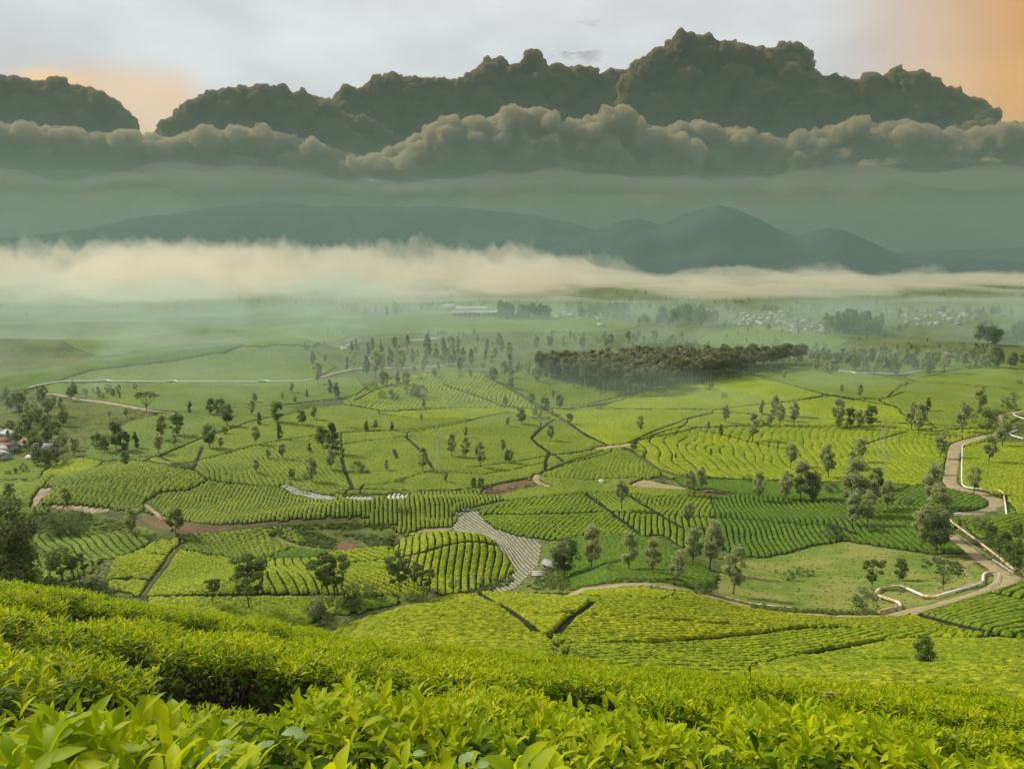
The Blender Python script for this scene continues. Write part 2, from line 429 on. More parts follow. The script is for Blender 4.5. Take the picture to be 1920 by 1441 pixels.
simple('sand', (.42, .35, .25), (.25, .19, .12), .35, .95, .1, bs=.6, bd=.2)
simple('gravel_road', (.34, .27, .16), (.24, .20, .115), .35, .95, .1, bs=.5, bd=.1)
simple('grass_verge', (.13, .17, .04), (.07, .11, .02), .7, .95, .1, bs=.8, bd=.2)
simple('mulch_film', (.31, .30, .22), (.17, .18, .11), .7, .55, .3, bs=.4, bd=.1)
simple('mulch_soil', (.19, .18, .115), (.12, .13, .065), .5, .95, .1)
simple('white_film', (.78, .78, .74), (.55, .56, .50), .8, .4, .4, bs=.3)
simple('white_pipe', (.80, .79, .76), (.62, .60, .55), .6, .4, .5, bs=.1)
simple('rusty_pipe', (.62, .53, .36), (.36, .20, .09), .9, .6, .3, bs=.2)
simple('far_white', (.44, .43, .39), (.32, .31, .27), .05, .6)
simple('white_wall', (.42, .41, .37), (.3, .29, .25), .4, .8)
simple('pale_roof', (.34, .35, .33), (.24, .24, .22), .5, .6)
simple('brown_roof', (.26, .13, .09), (.18, .10, .07), .5, .8)
simple('grey_wall', (.30, .28, .24), (.2, .18, .15), .5, .9)
simple('dark_opening', (.03, .03, .03), None, .5, .5)
simple('steel', (.42, .43, .42), (.3, .3, .3), 1., .5, .5)
simple('wood', (.42, .33, .2), (.26, .2, .12), 6., .8)
simple('bark', (.13, .10, .07), (.07, .055, .04), 1.6, .9)
simple('pale_bark', (.50, .48, .40), (.2, .19, .15), 1.0, .9)
simple('twig', (.10, .075, .05), (.05, .04, .03), 30., .9)
simple('blue_sheet', (.25, .33, .42), (.18, .24, .30), 1., .6)
def b_mtn(n, o):
    v = pos(n); f = n.noise(v, .002, 6, .65); g = n.noise(v, .012, 5, .7)
    c = n.mix(n.ss(f, .4, .6), (.026, .050, .050), (.034, .062, .060)); c = n.mix(n.m('MULTIPLY', n.ss(g, .5, .7), .5), c, (.04, .075, .066))  # teal of the distance haze put into the slope colour
    n.l.new(princ(n, c, .95, None, spec=.05), o.inputs[0])
mat('mountain', b_mtn)
def b_water(n, o):
    n.l.new(princ(n, (.25, .27, .24), .08, n.noise(pos(n), .8, 3), .05, .05, .6), o.inputs[0])
mat('water', b_water)
def leafmat(name, c1, c2, c3, trans=.35, rough=.45, scale=.5, spec=.4, object_random=True, colattr=None):
    def b(n, o):
        v = pos(n)
        r = n.node('ShaderNodeObjectInfo').outputs['Random'] if object_random else .5
        isl = n.node('ShaderNodeNewGeometry').outputs['Random Per Island']
        c = n.mix(n.ss(isl, 0, 1), c1, c2)
        c = n.mix(n.m('MULTIPLY', n.ss(n.noise(v, scale, 3), .42, .62), .6), c, c3)
        if object_random: c = n.mix(n.m('MULTIPLY', r, .35), c, c3)
        if colattr:
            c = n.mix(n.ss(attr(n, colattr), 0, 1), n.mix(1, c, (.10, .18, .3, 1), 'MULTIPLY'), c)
        p = princ(n, c, rough, None, spec=spec)
        t = n.node('ShaderNodeBsdfTranslucent'); n.put(t.inputs[0], n.mix(1, c, (1.15, 1.1, .6, 1), 'MULTIPLY'))
        ms = n.node('ShaderNodeMixShader'); ms.inputs[0].default_value = trans
        n.l.new(p, ms.inputs[1]); n.l.new(t.outputs[0], ms.inputs[2]); n.l.new(ms.outputs[0], o.inputs[0])
    return mat(name, b)
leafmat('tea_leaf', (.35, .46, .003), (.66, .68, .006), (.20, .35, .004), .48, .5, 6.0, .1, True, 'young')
leafmat('crown_airy', (.38, .42, .22), (.52, .55, .32), (.27, .33, .16), .48, .6, .5)
leafmat('crown_dark', (.14, .19, .075), (.23, .28, .11), (.085, .13, .05), .45, .6, .5)
leafmat('crown_green', (.13, .19, .038), (.21, .27, .06), (.09, .14, .03), .45, .6, .5)
leafmat('crown_lime', (.13, .20, .02), (.20, .26, .03), (.07, .12, .015), .35, .6, 1.5)
leafmat('crown_forest', (.18, .20, .11), (.26, .235, .14), (.14, .17, .085), .4, .7, .02)
leafmat('pale_leaf', (.24, .36, .10), (.36, .45, .20), (.17, .28, .07), .3, .5, 8.)

# ------------------------------------------------------------------ ground sheet and mountains
azl = np.concatenate([np.linspace(-math.pi, R(-44), 60, endpoint=False), np.linspace(R(-44), R(44), 400, endpoint=False), np.linspace(R(44), math.pi, 61)])
dl = np.exp(np.linspace(math.log(.35), math.log(10900), 600))
A2, D2 = np.meshgrid(azl, dl); gx = D2 * np.sin(A2); gy = D2 * np.cos(A2); gz = terrain(gx.ravel(), gy.ravel()).reshape(gx.shape)
ni, nj = gx.shape
idx = np.arange(ni * nj).reshape(ni, nj)
F = np.stack([idx[:-1, :-1], idx[:-1, 1:], idx[1:, 1:], idx[1:, :-1]], -1).reshape(-1, 4)
g = obj('ground', mesh_np('ground', np.stack([gx.ravel(), gy.ravel(), gz.ravel()], 1), F, MATS['ground'], smooth=True)); g['kind'] = 'structure'
V0 = [(0, 0, tz(0.01, .01))] + [(dl[0] * math.sin(a), dl[0] * math.cos(a), float(z)) for a, z in zip(azl, gz[0])]
del A2, D2

def ridge(name, prof, dist, depth, seed, mt='mountain', jag=20):
    """a mountain range whose crest, seen from the valley, runs through the profile"""
    pts = sorted((px_ray(x, y)[0], -px_ray(x, y)[1]) for x, y in prof)
    pa = np.array([p[0] for p in pts]); pe = np.array([p[1] for p in pts])
    a = np.linspace(pa[0], pa[-1], 300); r = np.linspace(-1, 1, 40)
    A_, R_ = np.meshgrid(a, r)
    xx = (dist + R_ * depth) * np.sin(A_); yy = (dist + R_ * depth) * np.cos(A_)
    crest = np.interp(a, pa, pe); k = np.ones(9) / 9
    crest = np.convolve(np.pad(crest, 4, mode='edge'), k, 'valid') + fbm(a * 90, a * 0, seed, 4) * .0007
    H = CAMZ + crest[None, :] * dist
    rid = 1 - np.abs(fbm(xx / 900, yy / 900, seed, 5)) * 1.6
    env = np.clip(1 - np.abs(R_), 0, 1) ** 1.25
    zz = -5 + (H + 5) * env * (1 - (1 - env) * (1 - rid) * .6) + fbm(xx / 160, yy / 160, seed + 3, 3) * jag * np.sqrt(env)
    zz = np.minimum(zz, H + 6)
    n_, m_ = xx.shape; id_ = np.arange(n_ * m_).reshape(n_, m_)
    F_ = np.stack([id_[:-1, :-1], id_[:-1, 1:], id_[1:, 1:], id_[1:, :-1]], -1).reshape(-1, 4)
    o = obj(name, mesh_np(name, np.stack([xx.ravel(), yy.ravel(), zz.ravel()], 1), F_, MATS[mt], smooth=True)); o['kind'] = 'structure'
    return o
m1 = ridge('mountain_range', [(1020,470),(1090,440),(1125,427),(1160,410),(1200,407),(1242,418),(1290,393),(1340,379),(1385,387),(1430,414),(1480,438),(1500,440),(1530,427),(1565,424),(1590,432),(1640,455),(1690,476),(1800,484),(1960,488),(2100,488)], 7200, 1500, 31)
m2 = ridge('mountain_range', [(-250,470),(-60,448),(60,440),(150,428),(250,406),(330,395),(450,376),(540,372),(600,384),(700,382),(850,384),(950,392),(1030,404),(1110,425),(1160,445),(1260,480)], 8200, 1500, 57)
m3 = ridge('mountain_range', [(1500,488),(1600,476),(1700,472),(1800,466),(1920,463),(2100,455)], 9000, 1000, 77)
m1['label'] = 'blue-green volcanic peaks across the valley on the right'; m2['label'] = 'long faded mountain ridge across the valley on the left'; m3['label'] = 'lowest faintest ridge at the far right edge'


# ------------------------------------------------------------------ cloud banks far behind the mountains
def vnoise3(P, seed):
    ix = np.floor(P); f = P - ix; f = f * f * (3 - 2 * f); r_ = 0
    for dx in (0, 1):
        for dy in (0, 1):
            for dz in (0, 1):
                w_ = (f[:, 0] if dx else 1 - f[:, 0]) * (f[:, 1] if dy else 1 - f[:, 1]) * (f[:, 2] if dz else 1 - f[:, 2])
                r_ = r_ + w_ * _h(ix[:, 0] + dx + (ix[:, 2] + dz) * 57, ix[:, 1] + dy, seed)
    return r_ - .5
def vol_mat(name, col, density, aniso=.0):
    m = bpy.data.materials.new(name); m.use_nodes = True; n = NT(m.node_tree); n.n.clear(); o = n.node('ShaderNodeOutputMaterial')
    p = n.node('ShaderNodeVolumePrincipled'); p.inputs['Color'].default_value = (*col, 1); p.inputs['Density'].default_value = density; p.inputs['Anisotropy'].default_value = aniso
    n.l.new(p.outputs[0], o.inputs['Volume']); MATS[name] = m
    return m
vol_mat('cloud_dark', (.31, .215, .115), .034, .0)  # back-lit shade of the heaps put into the vapour colour
vol_mat('cloud_mid', (.54, .45, .30), .013, .1)
vol_mat('cloud_low', (.30, .285, .215), .0009, .1)
def cloud(label, prof, dist, mt, seed, depth=650, base=1500, amp=1.0, big=1.0, off=0.0, nt=84):
    """a rolling bank of cumulus: closed mesh of even vapour whose skin billows out in rounded heads"""
    pts = sorted((px_ray(x, y)[0], -px_ray(x, y)[1]) for x, y in prof); pa = np.array([p[0] for p in pts]); pe = np.array([p[1] for p in pts])
    na = int((pa[-1] - pa[0]) * dist / 26); a = np.linspace(pa[0], pa[-1], na); t = np.linspace(0, 2 * math.pi, nt, endpoint=False)
    A_, T_ = np.meshgrid(a, t, indexing='ij')
    top = CAMZ + np.interp(A_, pa, pe) * dist - off; low = base + vnoise(A_ * 30, A_ * 0, seed) * 160; low = np.minimum(low, top - 160)
    e = np.clip(np.minimum(A_ - pa[0], pa[-1] - A_) * dist / 260., 0, 1); e = np.sqrt(1 - (1 - e) ** 2) * .98 + .02
    st, ct = np.sin(T_), np.cos(T_); se = lambda v: np.sign(v) * np.abs(v) ** .75
    cz = (top + low) / 2; hz = (top - low) / 2 * e
    D_ = dist + depth * e * se(ct) - .25 * depth * (1 - (se(st) + 1) / 2); z = cz + hz * se(st)
    P = np.stack([D_ * np.sin(A_), D_ * np.cos(A_), z], -1).reshape(-1, 3)
    nr = np.stack([np.sin(A_) * ct, np.cos(A_) * ct, st * 1.1 + .15], -1).reshape(-1, 3); nr /= np.linalg.norm(nr, axis=1)[:, None]
    bw = lambda sc_, sd: 2.6 * np.abs(vnoise3(P / sc_ + sd * 7.3, seed + sd)) - .55
    w_ = bw(520. * big, 1) * 190 * big + bw(230. * big, 2) * 105 + bw(105., 3) * 52 + bw(50., 4) * 22
    up = np.where(nr[:, 2] > -.3, 1, .35)
    P = P + nr * (w_ * amp * up * np.minimum(e.ravel() + .1, 1))[:, None]
    P[:, 0] += vnoise3(P / 330., seed + 9) * 110 * amp
    id_ = np.arange(na * nt).reshape(na, nt); nx_ = np.roll(id_, -1, 1)
    F_ = np.stack([id_[:-1], nx_[:-1], nx_[1:], id_[1:]], -1).reshape(-1, 4)
    c0_, c1_ = P[:nt].mean(0), P[-nt:].mean(0); P = np.vstack([P, c0_, c1_]); k0 = na * nt
    cap = np.array([[nx_[0, i], id_[0, i], k0, k0] for i in range(nt)] + [[id_[-1, i], nx_[-1, i], k0 + 1, k0 + 1] for i in range(nt)])
    m = MB(); m.add(P, np.concatenate([F_, cap]))
    o = obj('cloud', m.mesh('cloud', MATS[mt], True)); return tag(o, label, 'cloud', 'cloud banks over the mountains', 'thing')
def ico(sub):
    import bmesh
    bm = bmesh.new(); bmesh.ops.create_icosphere(bm, subdivisions=sub, radius=1.0)
    V = np.array([v.co[:] for v in bm.verts]); F_ = np.array([[v.index for v in f.verts] for f in bm.faces]); bm.free(); return V, F_
ICO = {k: ico(k) for k in (1, 2, 3)}
def cumulus(label, prof, dist, mt, seed, base=1650, r0=165, off=38, voxel=19.0, depth=420):
    """towering cumulus: heads upon heads, fused into one closed body of even vapour"""
    r = np.random.default_rng(seed); pts = sorted((px_ray(x, y)[0], -px_ray(x, y)[1]) for x, y in prof)
    pa = np.array([p[0] for p in pts]); pz = CAMZ + np.array([p[1] for p in pts]) * dist - off; S = []
    for a0 in np.arange(pa[0], pa[-1], r0 * .55 / dist):
        z = np.interp(a0, pa, pz); k_ = 0
        while z > base:
            rr = r.uniform(.7, 1.35) * r0; a = a0 + r.normal() * 30 / dist
            top = np.interp(np.clip([a - rr * .75 / dist, a - rr * .4 / dist, a, a + rr * .4 / dist, a + rr * .75 / dist], pa[0], pa[-1]), pa, pz)
            rr = min(rr, max(60, (top.max() - base) * .5)); zc = min(z, top[2], (top[[0, 4]] + rr * .35).min(), (top[[1, 3]] + rr * .1).min()) - rr
            S.append((a, zc, rr, r.uniform(-1, .4) * depth, k_)); z -= rr * r.uniform(.6, 1.1); k_ += 1
    for a in np.arange(pa[0], pa[-1], 60 / dist):
        top = np.interp(a, pa, pz); rr = r.uniform(45, 110); S.append((a, top - rr * r.uniform(.75, 1.2), rr, r.uniform(-.6, .4) * depth, 0))
    B = []
    for a, z, rr, dp, k_ in S:
        d = dist + dp; c = np.array([d * math.sin(a), d * math.cos(a), z]); B.append((c, rr, 3 if rr > 110 else 2))
        for _ in range(11 if rr > 110 else 4):
            v = r.normal(size=3); v[2] = v[2] * .8 + .45; v[1] -= .35; v /= np.linalg.norm(v); r1 = rr * r.uniform(.24, .48); c1 = c + v * (rr * .9 - r1 * .15); B.append((c1, r1, 2))
            if k_ < 4:
                for _ in range(3):
                    w_ = v + r.normal(size=3) * .8; w_ /= np.linalg.norm(w_); r2 = r1 * r.uniform(.3, .5); B.append((c1 + w_ * r1 * .88, max(r2, 22), 1))
    VV = []; FF = []; n = 0
    for c, rr, lv in B: V, F_ = ICO[lv]; VV.append(V * rr + c); FF.append(F_ + n); n += len(V)
    V = np.concatenate(VV); V[:, 2] += vnoise3(V / 130., seed) * 40 + vnoise3(V / 60., seed + 3) * 24; V[:, 0] += vnoise3(V / 110., seed + 1) * 46 + vnoise3(V / 55., seed + 2) * 22; V[:, 1] += vnoise3(V / 120., seed + 5) * 60
    V[:, 2] = np.maximum(V[:, 2], base - 60 + vnoise(V[:, 0] / 1400, V[:, 1] / 1400, seed) * 160)
    me = mesh_np('cloud', V, np.concatenate(FF), MATS[mt]); o = obj('cloud', me); m = o.modifiers.new('fuse', 'REMESH'); m.mode = 'VOXEL'; m.voxel_size = voxel; m.use_smooth_shade = True
    bpy.context.view_layer.update(); me2 = bpy.data.meshes.new_from_object(o.evaluated_get(bpy.context.evaluated_depsgraph_get())); o.modifiers.clear(); o.data = me2; bpy.data.meshes.remove(me); me2.name = 'cloud'
    if not me2.materials: me2.materials.append(MATS[mt])
    print('cloud faces', len(me2.polygons)); return tag(o, label, 'cloud', 'cloud banks over the mountains', 'thing')
cumulus('dark cumulus heap at the upper left edge beside the golden glow', [(-260,150),(-120,128),(0,140),(60,152),(110,152),(170,166),(215,190),(250,216),(258,250)], 13000, 'cloud_dark', 3)
cumulus('long flat dark cloud between the left gap and the middle heaps', [(312,226),(340,196),(400,172),(480,162),(560,170),(610,190),(660,215),(720,232)], 12800, 'cloud_dark', 4, r0=150)
cumulus('broad dark cumulus range with a small tower in the middle of the sky', [(610,200),(650,160),(675,172),(700,150),(760,140),(800,153),(870,150),(885,140),(905,112),(940,110),(965,128),(985,110),(997,96),(1012,98),(1022,124),(1060,122),(1120,132),(1190,134),(1240,150),(1300,190)], 13400, 'cloud_dark', 5)
cumulus('tallest dark cumulus tower right of centre', [(1170,150),(1195,112),(1230,104),(1248,84),(1268,66),(1320,68),(1350,74),(1390,90),(1440,98),(1470,88),(1500,80),(1518,100),(1530,140),(1545,175)], 13000, 'cloud_dark', 6)
cumulus('ragged dark cloud tapering to the right before the orange sky', [(1520,150),(1560,142),(1600,148),(1680,134),(1740,140),(1790,172),(1840,190),(1862,206)], 13300, 'cloud_dark', 7, r0=150)
cumulus('small dark cloud low at the right edge against the orange sky', [(1800,232),(1850,226),(1900,232),(1990,228),(2150,230)], 12600, 'cloud_dark', 8, r0=110)
cumulus('lighter cloud bank below the dark heaps on the left', [(-260,235),(-60,228),(60,235),(150,246),(250,250),(330,256),(400,246),(470,242),(540,254),(600,270),(680,290),(760,300)], 12000, 'cloud_mid', 9, base=1400, r0=190, voxel=22.0, depth=620)
cumulus('pale-topped cloud roll across the middle below the towers', [(640,300),(720,284),(800,240),(840,220),(900,226),(950,212),(985,203),(1020,210),(1060,236),(1100,224),(1130,211),(1180,210),(1210,230),(1250,250),(1310,262)], 11500, 'cloud_mid', 10, base=1400, r0=190, voxel=22.0, depth=620)
cumulus('pale-topped cloud roll running on to the right edge', [(1230,262),(1262,238),(1290,223),(1330,236),(1400,248),(1450,264),(1500,250),(1560,238),(1600,226),(1700,225),(1760,244),(1850,238),(1920,226),(2050,232),(2200,240)], 12200, 'cloud_mid', 11, base=1400, r0=190, voxel=22.0, depth=620)
cloud('low grey cloud layer over the ridges at left', [(-260,345),(0,326),(150,340),(300,318),(420,312),(560,330),(700,345),(860,352)], 10800, 'cloud_low', 12, 900, 975, .42, 1.5, nt=56)
cloud('low grey cloud layer above the right hand peaks', [(700,352),(900,328),(1040,318),(1200,338),(1330,344),(1480,324),(1640,314),(1800,328),(1960,322),(2200,336)], 10400, 'cloud_low', 13, 900, 975, .42, 1.5, nt=56)
# ------------------------------------------------------------------ tracks (dark leaf-walled paths between the tea), photo coordinates
PATHS = [
 [(640,921),(690,918),(760,921),(850,920),(900,915),(960,902),(1000,895),(1023,884),(1080,862),(1133,846)],
 [(1187,827),(1230,808),(1280,790)], [(1187,829),(1230,820),(1280,810),(1310,802),(1400,799),(1520,799),(1640,800),(1700,806),(1760,808),(1800,806),(1847,803)],
 [(917,708),(965,735),(1010,760),(1033,775),(1060,790),(1100,818),(1140,836)],
 [(1173,843),(1205,860),(1233,880),(1262,893),(1300,896),(1370,900),(1440,902),(1510,905),(1573,905),(1660,909),(1737,912)],
 [(300,857),(377,823),(425,808),(473,790),(540,777)], [(200,866),(240,859),(300,857),(318,866),(333,867),(393,860),(473,837),(520,828),(567,820),(640,812),(710,809),(783,805),(830,797),(873,790),(920,780),(953,773)],
 [(380,840),(371,862),(363,880)], [(763,822),(787,843),(800,862),(813,880)], [(1040,787),(1018,803),(997,823),(1012,838),(1030,850),(1024,866),(1023,882)],
 [(1030,853),(1045,857),(1057,867)], [(880,878),(960,868),(1030,855),(1130,842)], [(640,834),(700,826),(780,818)],
 [(1407,700),(1470,718),(1533,737),(1600,749),(1680,763)], [(1470,755),(1520,748),(1567,742)], [(1280,787),(1333,776)], [(1280,767),(1340,768),(1423,778),(1493,783),(1563,787),(1650,793),(1747,797),(1800,800)],
 [(1663,747),(1690,738),(1707,735)], [(1687,723),(1715,719),(1747,718),(1830,724),(1920,733)], [(1307,807),(1350,814),(1397,827),(1450,838),(1497,847)],
 [(1060,762),(1110,757),(1180,740),(1280,720),(1340,710),(1397,702),(1467,688)], [(660,760),(720,772),(790,768),(870,765),(960,766),(1060,768),(1160,768),(1280,768)],
 [(740,640+205),(745,860)], [(640,860),(648,885),(662,918)], [(340,1028),(327,1030),(317,1047),(303,1070),(290,1087),(272,1113)],
 [(640,1057),(700,1052),(760,1045),(800,1035),(840,1023),(880,1017),(915,1020),(930,1025)],
 [(213,1087),(250,1087),(290,1089)], [(240,1044),(290,1040),(318,1043)], [(280,1120),(360,1118),(483,1117),(560,1117),(640,1117)],
 [(913,965),(980,966),(1057,964),(1140,961),(1233,966),(1280,968)], [(1097,928),(1140,958),(1170,980),(1200,1003)], [(1177,930),(1233,965),(1280,992)],
 [(1280,971),(1340,972),(1430,978),(1500,985),(1563,987),(1610,1005)],
 [(900,1116),(930,1133),(960,1153),(985,1172),(1010,1196)], [(1113,1133),(1097,1146),(1085,1155),(1073,1162),(1058,1178),(1040,1200)], [(1053,1157),(1080,1154)],
 [(1195,1217),(1280,1210),(1340,1204),(1410,1197),(1510,1184),(1570,1181),(1625,1182),(1685,1187)], [(1510,1237),(1560,1227),(1610,1217),(1660,1207),(1760,1202),(1860,1205)],
 [(1640,1248),(1710,1245)], [(1720,1156),(1780,1175),(1850,1192)], [(1860,1115),(1920,1130)], [(960,1111),(1040,1115),(1130,1122),(1240,1130)], [(1100,1160),(1170,1164),(1260,1170),(1340,1176),(1410,1180)],
 [(153,770+30),(220,787)], [(800,690+20),(770,713),(700,733),(665,752)], [(0,905),(30,901),(45,900),(60,905)],
 [(833,722),(900,745),(950,765)], [(1560,773-30),(1600,751)], [(1840,680+10),(1780,697),(1730,708)], [(1700,805+5),(1640,828),(1600,842)],
]
PATHW = {32: 1.6}
ROADS = [ # name, label, points, width m, material
 ('dirt_road', 'broad dirt road running down beside the white pipeline on the right', [(1920,772),(1890,775),(1868,785),(1880,797),(1905,800)], 5, 'gravel_road'),
 ('dirt_road', 'pale dirt road bending left then round a hairpin at the right', [(1885,808),(1865,815),(1830,822),(1793,833),(1788,850),(1784,880),(1780,905),(1790,915),(1820,921),(1850,929),(1868,938),(1872,948),(1862,956),(1840,961),(1805,964),(1775,966)], 5.2, 'gravel_road'),
 ('dirt_road', 'dusty road passing the pipeline and curving along the foot of the tea hill', [(1762,988),(1790,1008),(1820,1028),(1850,1052),(1880,1068),(1892,1082),(1880,1096),(1850,1108),(1810,1120),(1760,1135),(1700,1150),(1650,1158),(1590,1157),(1530,1154),(1460,1147),(1400,1139),(1360,1128),(1330,1118),(1290,1107),(1240,1098),(1190,1094),(1150,1098),(1110,1106),(1075,1110)], 5.0, 'gravel_road'),
 ('dirt_track', 'worn wheel tracks looping over the meadow above the bent pipeline', [(1826,1050),(1812,1055),(1806,1066),(1816,1082),(1820,1096),(1800,1104),(1760,1112),(1720,1118)], 1.7, 'gravel_road'),
 ('dirt_track', 'tan track crossing junction in the middle of the tea fields', [(1118,842),(1140,838),(1165,836),(1190,832)], 4.5, 'sand'),
 ('dirt_track', 'sandy footpath climbing to the field corner above the reddish plot', [(1008,890),(1003,898),(1010,906),(1030,912)], 3, 'gravel_road'),
 ('dirt_track', 'pale lane winding through the fields at the left', [(67,738),(100,738),(122,742),(150,748),(190,753),(233,760),(283,770),(330,775)], 4.5, 'sand'),
 ('dirt_track', 'brown track leading up from the crossroads to the hill ridge', [(840+77,708),(965,735),(1010,762),(1035,775),(1062,792)], 2.6, 'bank'),
 ('dirt_track', 'track behind the pale strip field leading right to the low tea mound', [(853,968),(875,958),(905,950),(945,940)], 1.6, 'grass_verge'),
 ('dirt_track', 'pale footpath dropping over the bank by the lone tree', [(273,946),(285,955),(298,965),(302,975)], 1.4, 'sand'),
 ('dirt_track', 'yellow grass path curving over the dark scrub', [(525,1000),(512,1004),(530,1015),(560,1024),(600,1031)], 1.6, 'meadow'),
 ('dirt_track', 'grey path climbing between lime green fields on the left', [(352,1016),(336,1026),(322,1040),(312,1058),(300,1074),(286,1092),(270,1116)], 1.0, 'bank'),
 ('dirt_track', 'sandy path below the long terrace right of the crossroads', [(1173,843),(1205,860),(1233,880),(1275,893),(1330,899)], 1.8, 'bank'),
]
